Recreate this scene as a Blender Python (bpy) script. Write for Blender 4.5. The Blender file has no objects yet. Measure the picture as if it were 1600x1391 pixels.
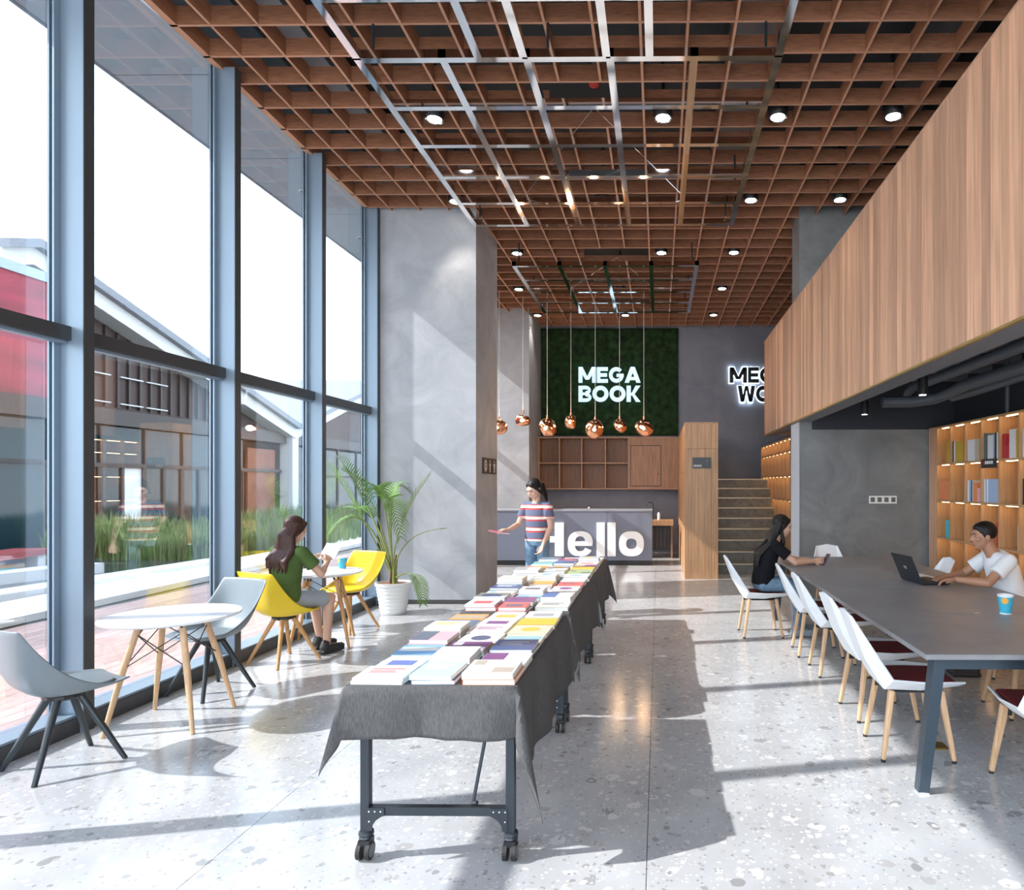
import bpy, bmesh, math, random
from mathutils import Vector, Matrix, Euler
R = random.Random(7)
S = bpy.context.scene
COL = S.collection

# ---------------------------------------------------------------- camera, sky, sun, exposure
F_PX, CX, CY, W_PX, H_PX = 1020.0, 1018.3, 756.0, 1600.0, 1391.0
YAW = math.radians(0.6)
CAM_H = 1.6
cd = bpy.data.cameras.new('camera')
cam = bpy.data.objects.new('camera', cd); COL.objects.link(cam)
cam.location = (0, 0, CAM_H)
cam.rotation_euler = (math.pi/2, 0, YAW)
cd.sensor_fit = 'HORIZONTAL'; cd.sensor_width = 36.0
cd.lens = F_PX/W_PX*36.0
cd.shift_x = (W_PX/2-CX)/W_PX
cd.shift_y = (CY-H_PX/2)/W_PX
cd.clip_start = 0.05; cd.clip_end = 300
S.camera = cam

world = bpy.data.worlds.new('sky'); S.world = world
world.use_nodes = True
wn = world.node_tree; wn.nodes.clear()
w_out = wn.nodes.new('ShaderNodeOutputWorld'); w_bg = wn.nodes.new('ShaderNodeBackground')
w_tc = wn.nodes.new('ShaderNodeTexCoord'); w_sep = wn.nodes.new('ShaderNodeSeparateXYZ')
w_ramp = wn.nodes.new('ShaderNodeValToRGB'); w_noise = wn.nodes.new('ShaderNodeTexNoise')
w_mix = wn.nodes.new('ShaderNodeMixRGB'); w_cr = wn.nodes.new('ShaderNodeValToRGB')
wn.links.new(w_tc.outputs['Generated'], w_sep.inputs[0])
wn.links.new(w_sep.outputs['Z'], w_ramp.inputs[0])
w_ramp.color_ramp.elements[0].position = 0.0; w_ramp.color_ramp.elements[0].color = (0.84, 0.92, 1, 1)
w_ramp.color_ramp.elements[1].position = 0.7; w_ramp.color_ramp.elements[1].color = (0.42, 0.66, 1, 1)
w_noise.inputs['Scale'].default_value = 2.2; w_noise.inputs['Detail'].default_value = 5
wn.links.new(w_tc.outputs['Generated'], w_noise.inputs['Vector'])
w_cr.color_ramp.elements[0].position = 0.40; w_cr.color_ramp.elements[1].position = 0.60
wn.links.new(w_noise.outputs['Fac'], w_cr.inputs[0])
wn.links.new(w_cr.outputs[0], w_mix.inputs[0])
wn.links.new(w_ramp.outputs[0], w_mix.inputs[1]); w_mix.inputs[2].default_value = (0.88, 0.94, 1, 1)
wn.links.new(w_mix.outputs[0], w_bg.inputs[0]); w_bg.inputs[1].default_value = 2.5
wn.links.new(w_bg.outputs[0], w_out.inputs[0])

SUN_DIR = Vector((1.0, 0.21, -0.82)).normalized()
sl = bpy.data.lights.new('sun', 'SUN'); sl.energy = 3.7; sl.angle = math.radians(0.6); sl.color = (1.0, 0.975, 0.95)
so = bpy.data.objects.new('sun', sl); COL.objects.link(so)
so.rotation_euler = SUN_DIR.to_track_quat('-Z', 'Y').to_euler(); so.location = (-12, -2, 12)

S.view_settings.view_transform = 'Standard'; S.view_settings.look = 'None'
S.view_settings.gamma = 1.0; S.view_settings.use_curve_mapping = False
S.view_settings.exposure = 1.08

# ---------------------------------------------------------------- helpers
def ray(x, y):
    c, s = math.cos(YAW), math.sin(YAW)
    a = (x-CX)/F_PX
    return Vector((a*c - s, a*s + c, -(y-CY)/F_PX))
def atY(x, y, Y):
    d = ray(x, y); return Vector((0, 0, CAM_H)) + d*(Y/d.y)
def atZ(x, y, z):
    d = ray(x, y); return Vector((0, 0, CAM_H)) + d*((z-CAM_H)/d.z)

def obj(name, me, parent=None):
    o = bpy.data.objects.new(name, me); COL.objects.link(o)
    if parent is not None: o.parent = parent
    return o
def tag(o, label=None, cat=None, group=None, kind=None):
    if label: o['label'] = label
    if cat: o['category'] = cat
    if group: o['group'] = group
    if kind: o['kind'] = kind
    return o
def thing(name, label, cat, loc=(0, 0, 0), rz=0.0, group=None):
    o = obj(name, None); o.location = loc; o.rotation_euler = (0, 0, rz)
    o.empty_display_size = 0.1
    return tag(o, label, cat, group)

class MB:
    def __init__(s): s.v = []; s.f = []
    def add(s, vs, fs):
        n = len(s.v); s.v += [tuple(v) for v in vs]; s.f += [[i+n for i in f] for f in fs]; return s
    def box(s, lo, hi):
        (a, b, c), (d, e, f) = lo, hi
        return s.add([(a,b,c),(d,b,c),(d,e,c),(a,e,c),(a,b,f),(d,b,f),(d,e,f),(a,e,f)],
              [(0,3,2,1),(4,5,6,7),(0,1,5,4),(1,2,6,5),(2,3,7,6),(3,0,4,7)])
    def cbox(s, c, sz): return s.box([c[i]-sz[i]/2 for i in range(3)], [c[i]+sz[i]/2 for i in range(3)])
    def bar(s, p, q, w, h, up=(0,0,1), w2=None, h2=None):
        p, q = Vector(p), Vector(q); d = (q-p).normalized(); u = Vector(up)
        x = d.cross(u)
        if x.length < 1e-4: x = d.cross(Vector((1,0,0)))
        x.normalize(); y = x.cross(d)
        w2 = w if w2 is None else w2; h2 = h if h2 is None else h2
        vs = []
        for c, ww, hh in ((p, w, h), (q, w2, h2)):
            vs += [c-x*ww/2-y*hh/2, c+x*ww/2-y*hh/2, c+x*ww/2+y*hh/2, c-x*ww/2+y*hh/2]
        return s.add(vs, [(0,3,2,1),(4,5,6,7),(0,1,5,4),(1,2,6,5),(2,3,7,6),(3,0,4,7)])
    def tube(s, pts, rad, n=10, caps=True):
        pts = [Vector(p) for p in pts]
        if not isinstance(rad, (list, tuple)): rad = [rad]*len(pts)
        vs = []; fs = []; x = None
        for i, p in enumerate(pts):
            d = (pts[min(i+1, len(pts)-1)]-pts[max(i-1, 0)]).normalized()
            if x is None:
                x = d.cross(Vector((0, 0, 1)))
                if x.length < 1e-3: x = d.cross(Vector((1, 0, 0)))
            x = (x - d*x.dot(d)).normalized(); y = d.cross(x)
            for k in range(n):
                a = 2*math.pi*k/n
                vs.append(p + (x*math.cos(a)+y*math.sin(a))*rad[i])
        for i in range(len(pts)-1):
            for k in range(n):
                fs.append((i*n+k, i*n+(k+1) % n, (i+1)*n+(k+1) % n, (i+1)*n+k))
        if caps:
            fs.append(tuple(range(n-1, -1, -1))); fs.append(tuple((len(pts)-1)*n+k for k in range(n)))
        return s.add(vs, fs)
    def lathe(s, prof, n=24, c=(0, 0, 0), caps=True):
        vs = []; fs = []
        for r, z in prof:
            for k in range(n):
                a = 2*math.pi*k/n; vs.append((c[0]+r*math.cos(a), c[1]+r*math.sin(a), c[2]+z))
        for i in range(len(prof)-1):
            for k in range(n):
                fs.append((i*n+k, i*n+(k+1) % n, (i+1)*n+(k+1) % n, (i+1)*n+k))
        if caps:
            fs.append(tuple(range(n-1, -1, -1))); fs.append(tuple((len(prof)-1)*n+k for k in range(n)))
        return s.add(vs, fs)
    def ell(s, c, r, rot=None, nu=16, nv=10):
        c = Vector(c); vs = []; fs = []
        M = rot if rot is not None else Matrix.Identity(3)
        vs.append(c + M @ Vector((0, 0, r[2])))
        for i in range(1, nv):
            t = math.pi*i/nv
            for k in range(nu):
                a = 2*math.pi*k/nu
                vs.append(c + M @ Vector((r[0]*math.sin(t)*math.cos(a), r[1]*math.sin(t)*math.sin(a), r[2]*math.cos(t))))
        vs.append(c + M @ Vector((0, 0, -r[2])))
        for k in range(nu):
            fs.append((0, 1+k, 1+(k+1) % nu)); fs.append((len(vs)-1, 1+(nv-2)*nu+(k+1) % nu, 1+(nv-2)*nu+k))
        for i in range(nv-2):
            for k in range(nu):
                fs.append((1+i*nu+k, 1+(i+1)*nu+k, 1+(i+1)*nu+(k+1) % nu, 1+i*nu+(k+1) % nu))
        return s.add(vs, fs)
    def cap(s, p, r0, q, r1, n=14):          # capsule with round ends
        p, q = Vector(p), Vector(q); d = (q-p); L = max(d.length, 1e-5); d = d/L
        pts = []; rad = []
        for t in (90, 65, 40, 15):
            a = math.radians(t); pts.append(p-d*r0*math.sin(a)); rad.append(max(r0*math.cos(a), 1e-4))
        for t in (15, 40, 65, 90):
            a = math.radians(t); pts.append(q+d*r1*math.sin(a)); rad.append(max(r1*math.cos(a), 1e-4))
        return s.tube(pts, rad, n)
    def loft(s, secs, side, n=20):            # secs: (center, rx, ry); side = lateral axis
        side = Vector(side).normalized(); cs = [Vector(c[0]) for c in secs]; vs = []; fs = []
        for i, (c, rx, ry) in enumerate(secs):
            d = (cs[min(i+1, len(cs)-1)]-cs[max(i-1, 0)]).normalized()
            f = d.cross(side).normalized()
            for k in range(n):
                a = 2*math.pi*k/n; vs.append(cs[i]+side*rx*math.cos(a)+f*ry*math.sin(a))
        for i in range(len(secs)-1):
            for k in range(n):
                fs.append((i*n+k, i*n+(k+1) % n, (i+1)*n+(k+1) % n, (i+1)*n+k))
        fs.append(tuple(range(n-1, -1, -1))); fs.append(tuple((len(secs)-1)*n+k for k in range(n)))
        return s.add(vs, fs)
    def prism(s, poly, a, b, axis='Y'):       # polygon extruded along an axis; poly in the other two axes
        def P(u, v, t): return {'X': (t, u, v), 'Y': (u, t, v), 'Z': (u, v, t)}[axis]
        n = len(poly); vs = [P(u, v, a) for u, v in poly]+[P(u, v, b) for u, v in poly]
        return s.add(vs, [tuple(range(n-1, -1, -1)), tuple(range(n, 2*n))]+[(i, (i+1) % n, n+(i+1) % n, n+i) for i in range(n)])
    def mesh(s, name, mat=None, smooth=False, angle=None):
        me = bpy.data.meshes.new(name); me.from_pydata(s.v, [], s.f)
        bm = bmesh.new(); bm.from_mesh(me); bmesh.ops.recalc_face_normals(bm, faces=bm.faces); bm.to_mesh(me); bm.free()
        if mat: me.materials.append(mat)
        if smooth:
            me.polygons.foreach_set('use_smooth', [True]*len(me.polygons))
            if angle: me.set_sharp_from_angle(angle=math.radians(angle))
        return me
    def build(s, name, mat, parent=None, smooth=False, angle=40):
        return obj(name, s.mesh(name, mat, smooth, angle), parent)

def remesh(mb, name, mat, parent, vox, smooth=4):
    me = mb.mesh(name+'_src'); o = bpy.data.objects.new(name+'_src', me); COL.objects.link(o)
    m = o.modifiers.new('r', 'REMESH'); m.mode = 'VOXEL'; m.voxel_size = vox; m.use_smooth_shade = True
    if smooth:
        k = o.modifiers.new('s', 'SMOOTH'); k.factor = 0.5; k.iterations = smooth
    dg = bpy.context.evaluated_depsgraph_get()
    nm = bpy.data.meshes.new_from_object(o.evaluated_get(dg))
    bpy.data.objects.remove(o); bpy.data.meshes.remove(me)
    nm.name = name; nm.materials.clear(); nm.materials.append(mat)
    nm.polygons.foreach_set('use_smooth', [True]*len(nm.polygons))
    return obj(name, nm, parent)

def copy_tree(o, parent=None):
    c = o.copy(); COL.objects.link(c); c.parent = parent
    for ch in o.children: copy_tree(ch, c)
    return c

def text(name, body, size, mat, parent=None, depth=0.02, bold=0.0, spacing=1.0, align='LEFT', linesp=1.0):
    cu = bpy.data.curves.new(name, 'FONT'); cu.body = body; cu.size = size; cu.extrude = depth/2
    cu.offset = bold; cu.space_character = spacing; cu.align_x = align; cu.space_line = linesp
    o = bpy.data.objects.new(name, cu); COL.objects.link(o)
    bpy.context.view_layer.update()
    me = bpy.data.meshes.new_from_object(o.evaluated_get(bpy.context.evaluated_depsgraph_get()))
    bpy.data.objects.remove(o)
    me.materials.clear(); me.materials.append(mat)
    return obj(name, me, parent)

# ---------------------------------------------------------------- materials
def mat(name, col, rough=0.5, metal=0.0, noise=0.0, nscale=8.0, stretch=(1, 1, 1), bump=0.0, emit=None, estr=0.0,
        spec=None, rand=0.0, col2=None, detail=6):
    m = bpy.data.materials.new(name); m.use_nodes = True
    nt = m.node_tree; b = nt.nodes['Principled BSDF']
    b.inputs['Base Color'].default_value = (*col, 1); b.inputs['Roughness'].default_value = rough
    b.inputs['Metallic'].default_value = metal
    if spec is not None: b.inputs['Specular IOR Level'].default_value = spec
    if emit: b.inputs['Emission Color'].default_value = (*emit, 1); b.inputs['Emission Strength'].default_value = estr
    if noise or bump or rand:
        tc = nt.nodes.new('ShaderNodeTexCoord'); mp = nt.nodes.new('ShaderNodeMapping')
        mp.inputs['Scale'].default_value = stretch
        nt.links.new(tc.outputs['Object'], mp.inputs[0])
        oi = nt.nodes.new('ShaderNodeObjectInfo')
        if rand:
            cmb = nt.nodes.new('ShaderNodeMath'); cmb.operation = 'MULTIPLY'; cmb.inputs[1].default_value = 37.0
            nt.links.new(oi.outputs['Random'], cmb.inputs[0])
            va = nt.nodes.new('ShaderNodeVectorMath'); va.operation = 'ADD'
            nt.links.new(mp.outputs[0], va.inputs[0]); nt.links.new(cmb.outputs[0], va.inputs[1]); vec = va.outputs[0]
        else: vec = mp.outputs[0]
        nz = nt.nodes.new('ShaderNodeTexNoise'); nz.inputs['Scale'].default_value = nscale; nz.inputs['Detail'].default_value = detail
        nt.links.new(vec, nz.inputs['Vector'])
        if noise or rand:
            rp = nt.nodes.new('ShaderNodeValToRGB')
            c2 = col2 if col2 else tuple(min(1, c*(1+noise)) for c in col)
            c1 = tuple(c*(1-noise) for c in col)
            rp.color_ramp.elements[0].position = 0.3; rp.color_ramp.elements[0].color = (*c1, 1)
            rp.color_ramp.elements[1].position = 0.7; rp.color_ramp.elements[1].color = (*c2, 1)
            nt.links.new(nz.outputs['Fac'], rp.inputs[0]); out = rp.outputs[0]
            if rand:
                hs = nt.nodes.new('ShaderNodeHueSaturation')
                mr = nt.nodes.new('ShaderNodeMapRange'); mr.inputs['To Min'].default_value = 1-rand; mr.inputs['To Max'].default_value = 1+rand
                nt.links.new(oi.outputs['Random'], mr.inputs[0]); nt.links.new(mr.outputs[0], hs.inputs['Value'])
                nt.links.new(out, hs.inputs['Color']); out = hs.outputs[0]
            nt.links.new(out, b.inputs['Base Color'])
        if bump:
            bp = nt.nodes.new('ShaderNodeBump'); bp.inputs['Strength'].default_value = bump; bp.inputs['Distance'].default_value = 0.01
            nt.links.new(nz.outputs['Fac'], bp.inputs['Height']); nt.links.new(bp.outputs[0], b.inputs['Normal'])
    return m

def glass_mat(name, tint=(0.975, 0.99, 1.0), refl=1.0):
    m = bpy.data.materials.new(name); m.use_nodes = True; nt = m.node_tree; nt.nodes.clear()
    o = nt.nodes.new('ShaderNodeOutputMaterial'); mx = nt.nodes.new('ShaderNodeMixShader')
    t = nt.nodes.new('ShaderNodeBsdfTransparent'); g = nt.nodes.new('ShaderNodeBsdfGlossy'); fr = nt.nodes.new('ShaderNodeFresnel')
    t.inputs[0].default_value = (*tint, 1); g.inputs['Roughness'].default_value = 0.0; fr.inputs[0].default_value = 1.45
    mu = nt.nodes.new('ShaderNodeMath'); mu.operation = 'MULTIPLY'; mu.inputs[1].default_value = refl
    nt.links.new(fr.outputs[0], mu.inputs[0]); nt.links.new(mu.outputs[0], mx.inputs[0])
    nt.links.new(t.outputs[0], mx.inputs[1]); nt.links.new(g.outputs[0], mx.inputs[2]); nt.links.new(mx.outputs[0], o.inputs[0])
    return m

def terrazzo():
    m = bpy.data.materials.new('terrazzo'); m.use_nodes = True; nt = m.node_tree; b = nt.nodes['Principled BSDF']
    L = nt.links.new; N = nt.nodes.new
    geo = N('ShaderNodeNewGeometry')
    base = N('ShaderNodeTexNoise'); base.inputs['Scale'].default_value = 2.5; base.inputs['Detail'].default_value = 8
    L(geo.outputs['Position'], base.inputs['Vector'])
    r0 = N('ShaderNodeValToRGB'); r0.color_ramp.elements[0].color = (0.37, 0.372, 0.38, 1); r0.color_ramp.elements[1].color = (0.47, 0.472, 0.48, 1)
    r0.color_ramp.elements[0].position = 0.3; r0.color_ramp.elements[1].position = 0.7
    L(base.outputs['Fac'], r0.inputs[0]); cur = r0.outputs[0]
    for sc, thr, lo, hi, prob in ((9, 0.30, (0.27, 0.265, 0.265), (0.54, 0.53, 0.525), 0.42), (20, 0.33, (0.29, 0.285, 0.28), (0.54, 0.53, 0.51), 0.5), (50, 0.36, (0.29, 0.285, 0.285), (0.53, 0.52, 0.51), 0.45)):
        wob = N('ShaderNodeTexNoise'); wob.inputs['Scale'].default_value = sc*0.9; L(geo.outputs['Position'], wob.inputs['Vector'])
        ad = N('ShaderNodeVectorMath'); ad.operation = 'MULTIPLY_ADD'; ad.inputs[1].default_value = (0.9/sc,)*3
        L(wob.outputs['Color'], ad.inputs[0]); L(geo.outputs['Position'], ad.inputs[2])
        v = N('ShaderNodeTexVoronoi'); v.inputs['Scale'].default_value = sc; v.inputs['Randomness'].default_value = 1.0
        L(ad.outputs[0], v.inputs['Vector'])
        lt = N('ShaderNodeMath'); lt.operation = 'LESS_THAN'; lt.inputs[1].default_value = thr; L(v.outputs['Distance'], lt.inputs[0])
        sp = N('ShaderNodeSeparateColor'); L(v.outputs['Color'], sp.inputs[0])
        pr = N('ShaderNodeMath'); pr.operation = 'LESS_THAN'; pr.inputs[1].default_value = prob; L(sp.outputs[0], pr.inputs[0])
        mu = N('ShaderNodeMath'); mu.operation = 'MULTIPLY'; L(lt.outputs[0], mu.inputs[0]); L(pr.outputs[0], mu.inputs[1])
        cr = N('ShaderNodeValToRGB'); cr.color_ramp.elements[0].color = (*lo, 1); cr.color_ramp.elements[1].color = (*hi, 1)
        cr.color_ramp.elements[0].position = 0.1; cr.color_ramp.elements[1].position = 0.55
        L(sp.outputs[1], cr.inputs[0])
        mx = N('ShaderNodeMixRGB'); L(mu.outputs[0], mx.inputs[0]); L(cur, mx.inputs[1]); L(cr.outputs[0], mx.inputs[2]); cur = mx.outputs[0]
    L(cur, b.inputs['Base Color']); b.inputs['Roughness'].default_value = 0.17; b.inputs['Specular IOR Level'].default_value = 0.55
    return m

def concrete(name, c1, c2, rough=0.7, sc=1.6):
    m = bpy.data.materials.new(name); m.use_nodes = True; nt = m.node_tree; b = nt.nodes['Principled BSDF']; L = nt.links.new; N = nt.nodes.new
    geo = N('ShaderNodeNewGeometry'); n1 = N('ShaderNodeTexNoise'); n1.inputs['Scale'].default_value = sc; n1.inputs['Detail'].default_value = 9
    n1.inputs['Distortion'].default_value = 1.2; n1.inputs['Roughness'].default_value = 0.62
    L(geo.outputs['Position'], n1.inputs['Vector']); r = N('ShaderNodeValToRGB')
    r.color_ramp.elements[0].position = 0.32; r.color_ramp.elements[1].position = 0.68
    r.color_ramp.elements[0].color = (*c1, 1); r.color_ramp.elements[1].color = (*c2, 1)
    L(n1.outputs['Fac'], r.inputs[0]); L(r.outputs[0], b.inputs['Base Color']); b.inputs['Roughness'].default_value = rough
    return m

M = {}
M['terrazzo'] = terrazzo()
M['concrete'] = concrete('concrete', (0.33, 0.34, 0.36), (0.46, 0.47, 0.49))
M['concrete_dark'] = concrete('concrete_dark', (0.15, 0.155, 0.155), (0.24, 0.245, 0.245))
M['wall_blue'] = concrete('wall_blue', (0.20, 0.205, 0.245), (0.255, 0.26, 0.305))
M['dark_paint'] = mat('dark_paint', (0.028, 0.032, 0.042), 0.7)
M['grey_paint'] = mat('grey_paint', (0.16, 0.17, 0.185), 0.6)
M['mullion'] = mat('mullion', (0.23, 0.30, 0.37), 0.35, 0.3)
M['mullion_dark'] = mat('mullion_dark', (0.06, 0.065, 0.07), 0.4, 0.3)
M['glass'] = glass_mat('glass', refl=0.5)
M['soffit'] = mat('soffit', (0.34, 0.42, 0.49), 0.45, 0.3)
M['slat'] = mat('slat_wood', (0.30, 0.128, 0.066), 0.5, noise=0.22, nscale=5, stretch=(2, 2, 12), rand=0.10)
M['slat_bounce_lit'] = mat('slat_bounce_lit', (0.52, 0.27, 0.165), 0.5, noise=0.1, nscale=5, rand=0.08)  # lighter colour paints floor bounce light on the slat undersides
M['panel_wood'] = mat('panel_wood', (0.55, 0.315, 0.195), 0.5, noise=0.2, nscale=4, stretch=(10, 10, 0.5), rand=0.24)
M['tower_wood'] = mat('tower_wood', (0.46, 0.25, 0.12), 0.45, noise=0.22, nscale=4, stretch=(9, 9, 0.5), rand=0.08)
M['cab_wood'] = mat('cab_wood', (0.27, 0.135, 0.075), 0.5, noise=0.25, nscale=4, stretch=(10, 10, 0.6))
M['shelf_wood'] = mat('shelf_wood', (0.50, 0.29, 0.14), 0.45, noise=0.18, nscale=5, stretch=(6, 6, 0.6))
M['oak'] = mat('oak', (0.62, 0.39, 0.22), 0.4, noise=0.14, nscale=6, stretch=(12, 12, 1))
M['oak_gold'] = mat('oak_gold', (0.56, 0.30, 0.12), 0.4, noise=0.15, nscale=6, stretch=(12, 12, 1))
M['chrome'] = mat('chrome', (0.80, 0.82, 0.84), 0.06, 1.0)
M['steel_dark'] = mat('steel_dark', (0.035, 0.042, 0.05), 0.4, 0.4)
M['black'] = mat('black', (0.012, 0.012, 0.013), 0.45)
M['rubber'] = mat('rubber', (0.02, 0.018, 0.016), 0.6)
M['white'] = mat('white', (0.80, 0.80, 0.80), 0.45)
M['white_gloss'] = mat('white_gloss', (0.82, 0.83, 0.84), 0.3)
M['white_chair'] = mat('white_chair', (0.78, 0.80, 0.82), 0.38)
M['grey_shell'] = mat('grey_shell', (0.165, 0.195, 0.215), 0.42)
M['yellow_shell'] = mat('yellow_shell', (0.80, 0.56, 0.015), 0.4)
M['red_pad'] = mat('red_pad', (0.16, 0.015, 0.017), 0.8, noise=0.2, nscale=120)
M['charcoal_leg'] = mat('charcoal_leg', (0.022, 0.03, 0.035), 0.4)
M['table_top'] = concrete('table_top', (0.205, 0.20, 0.205), (0.27, 0.265, 0.27), 0.38, 3.0)
M['table_leg'] = mat('table_leg', (0.045, 0.065, 0.085), 0.38, 0.3)
M['cloth'] = mat('cloth', (0.075, 0.072, 0.072), 0.9, noise=0.25, nscale=160, stretch=(1, 1, 0.25), bump=0.25)
M['moss'] = mat('moss', (0.009, 0.032, 0.006), 0.95, noise=0.75, nscale=7, bump=0.6)
M['counter'] = mat('counter', (0.165, 0.18, 0.235), 0.5)
M['letter_white'] = mat('letter_white', (0.86, 0.86, 0.86), 0.45)
M['letter_glow'] = mat('letter_glow', (0.8, 0.9, 1), 0.4, emit=(0.55, 0.85, 1.0), estr=0.36)
M['halo'] = mat('halo', (0.9, 0.95, 1), 0.4, emit=(0.75, 0.9, 1.0), estr=1.0)
M['copper'] = mat('copper', (0.86, 0.40, 0.22), 0.10, 1.0, bump=1.0, nscale=9)
M['warm'] = mat('warm', (1, 0.8, 0.5), 0.5, emit=(1.0, 0.66, 0.30), estr=11.0)
M['bulb'] = mat('bulb', (1, 0.8, 0.5), 0.5, emit=(1.0, 0.6, 0.25), estr=10.0)
M['lens'] = mat('lens', (1, 1, 1), 0.3, emit=(1.0, 0.97, 0.92), estr=8.0)
M['plaque'] = mat('plaque', (0.02, 0.021, 0.023), 0.4)
M['plaque_brown'] = mat('plaque_brown', (0.03, 0.018, 0.016), 0.4)
M['step'] = concrete('step_stone', (0.14, 0.125, 0.10), (0.25, 0.225, 0.18), 0.5, 7.0)
M['nosing'] = mat('nosing', (0.62, 0.52, 0.36), 0.4, 0.3)
M['brass'] = mat('brass', (0.5, 0.36, 0.12), 0.3, 0.9)
M['plenum'] = mat('plenum', (0.05, 0.052, 0.055), 0.8)
M['duct'] = mat('duct', (0.25, 0.27, 0.29), 0.4, 0.5)
M['pipe'] = mat('pipe', (0.085, 0.10, 0.12), 0.5)
def plain(name, c, rough=0.6):
    if name not in M: M[name] = mat(name, c, rough)
    return M[name]
# ================================================================ STRUCTURE
ZC = 5.22          # underside of the wooden ceiling lattice
XG = -3.88         # glass plane
def struct(o, label=None, cat=None): return tag(o, label, cat, kind='structure')

# floor: terrazzo slabs with fine joints
fl = MB().box((-3.9, -3.0, -0.12), (4.0, 15.2, -0.012)).build('floor', mat('floor_bed', (0.09, 0.09, 0.09), 0.8))
struct(fl, 'pale grey polished terrazzo floor with fine joints', 'floor')
xs = [-3.9, -1.90, -0.05, 1.80, 4.0]; ys = [-3.0+2.6*i for i in range(8)]; ys[-1] = 15.2
for i in range(len(xs)-1):
    for j in range(len(ys)-1):
        MB().box((xs[i]+0.0015, ys[j]+0.0012, -0.012), (xs[i+1]-0.0015, ys[j+1]-0.0012, 0.0)).build('floor_slab', M['terrazzo'], fl)

# walls
def sbox(name, lo, hi, m, label, cat='wall'):
    return struct(MB().box(lo, hi).build(name, m), label, cat)
sbox('wall_back', (-3.9, 15.2, 0), (4.2, 15.4, 6.0), M['wall_blue'], 'blue grey plaster wall at the far end behind the stairs')
sbox('wall_right', (3.97, -3.0, 0), (4.17, 15.2, 6.0), M['dark_paint'], 'dark painted side wall behind the lit bookcase')
sbox('wall_column_left', (-3.86, 8.63, 0.06), (-2.42, 9.76, 5.9), M['concrete'], 'large pale concrete pier beside the potted palm', 'pier')
sbox('baseboard_left', (-3.85, 8.65, 0), (-2.44, 9.74, 0.06), mat('skirting', (0.09, 0.08, 0.08), 0.6), 'dark recessed skirting under the pale concrete pier', 'skirting')
sbox('wall_column_far', (-3.86, 13.78, 0), (-2.74, 15.2, 5.9), M['concrete'], 'concrete pier behind the counter beside the moss wall', 'pier')
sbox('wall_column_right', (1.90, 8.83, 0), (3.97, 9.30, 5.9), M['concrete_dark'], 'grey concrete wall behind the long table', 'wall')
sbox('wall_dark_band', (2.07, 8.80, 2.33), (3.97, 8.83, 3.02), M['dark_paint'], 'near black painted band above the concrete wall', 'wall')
sbox('lit_side_1', (1.885, 8.82, 0), (1.90, 9.31, 2.43), mat('lit_concrete', (0.45, 0.48, 0.52), 0.5), 'pale daylight painted along the side of the concrete wall', 'lit_side')  # added pale sheet: daylight on the concrete side, put into its colour

# ceiling: slab, plenum and wooden lattice
ce = MB().box((-3.9, -3.0, 5.95), (4.2, 15.4, 6.1)).build('ceiling', M['plenum'])
struct(ce, 'brown wooden lattice ceiling of square cells under a dark void', 'ceiling')
struct(MB().box((-4.0, -3.0, 5.24), (-3.86, 15.4, 6.1)).build('wall_left', M['soffit']), 'fascia above the window wall', 'wall')
holes = [(-1.05, -0.16, 5.87, 6.63), (-1.19, -0.16, 10.03, 10.78)]
SP = 0.377; TH = 0.022; HH = 0.15
def segs(lo, hi, cuts):
    out = []; a = lo
    for c, d in sorted(cuts):
        out.append((a, c)); a = d
    out.append((a, hi)); return out
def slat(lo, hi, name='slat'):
    me = MB().box(lo, hi).mesh(name, M['slat']); me.materials.append(M['slat_bounce_lit'])
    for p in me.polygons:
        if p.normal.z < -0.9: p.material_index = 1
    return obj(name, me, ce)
k = -7
while 5.12+SP*k < 15.15:
    y = 5.12+SP*k; k += 1
    right = 4.0 if not (8.83 < y < 9.30) else 1.9
    left = -3.86 if not (8.63 < y < 9.76) else -2.42
    if y > 13.78: left = -2.74
    cuts = [(h[0], h[1]) for h in holes if h[2]+0.05 < y < h[3]-0.05]
    for a, b in segs(left, right, cuts):
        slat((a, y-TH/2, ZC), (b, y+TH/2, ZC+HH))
for i in range(-10, 12):
    x = -0.145+SP*i
    if x > 3.97 or x < -3.86: continue
    cuts = [(h[2], h[3]) for h in holes if h[0]+0.05 < x < h[1]-0.05]
    if x < -2.42: cuts.append((8.63, 9.76))
    if x > 1.90: cuts.append((8.83, 9.30))
    end = 13.78 if x < -2.74 else 15.2
    for a, b in segs(2.45, end, cuts):
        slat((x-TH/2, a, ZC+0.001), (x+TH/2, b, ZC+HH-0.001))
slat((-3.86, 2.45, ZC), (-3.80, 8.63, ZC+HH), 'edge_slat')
# services in the void above the lattice
for x, w in ((-3.25, 0.3), (0.9, 0.5), (2.6, 0.35)):
    o = MB().box((x-w/2, 2.5, 5.55), (x+w/2, 8.6, 5.80)).build('air_duct', M['duct'])
    tag(o, 'grey metal duct in the ceiling void %s' % ('beside the windows' if x < -1 else 'above the chrome grid' if x < 2 else 'above the wooden balcony'), 'duct')
for hx, hy in ((-0.62, 6.25), (-0.66, 10.4)):
    o = thing('fire_sprinkler', 'red sprinkler fitting in the ceiling opening %s' % ('nearest the camera' if hy < 8 else 'above the far chrome grid'), 'sprinkler', (hx, hy, 0))
    MB().tube([(0, 0, 5.46), (0, 0, 5.949)], 0.018, 8).build('pipe', M['duct'], o)
    MB().lathe([(0.02, 5.40), (0.05, 5.42), (0.05, 5.45), (0.02, 5.47)], 14).build('head', plain('red_metal', (0.5, 0.03, 0.02)), o)

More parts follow.
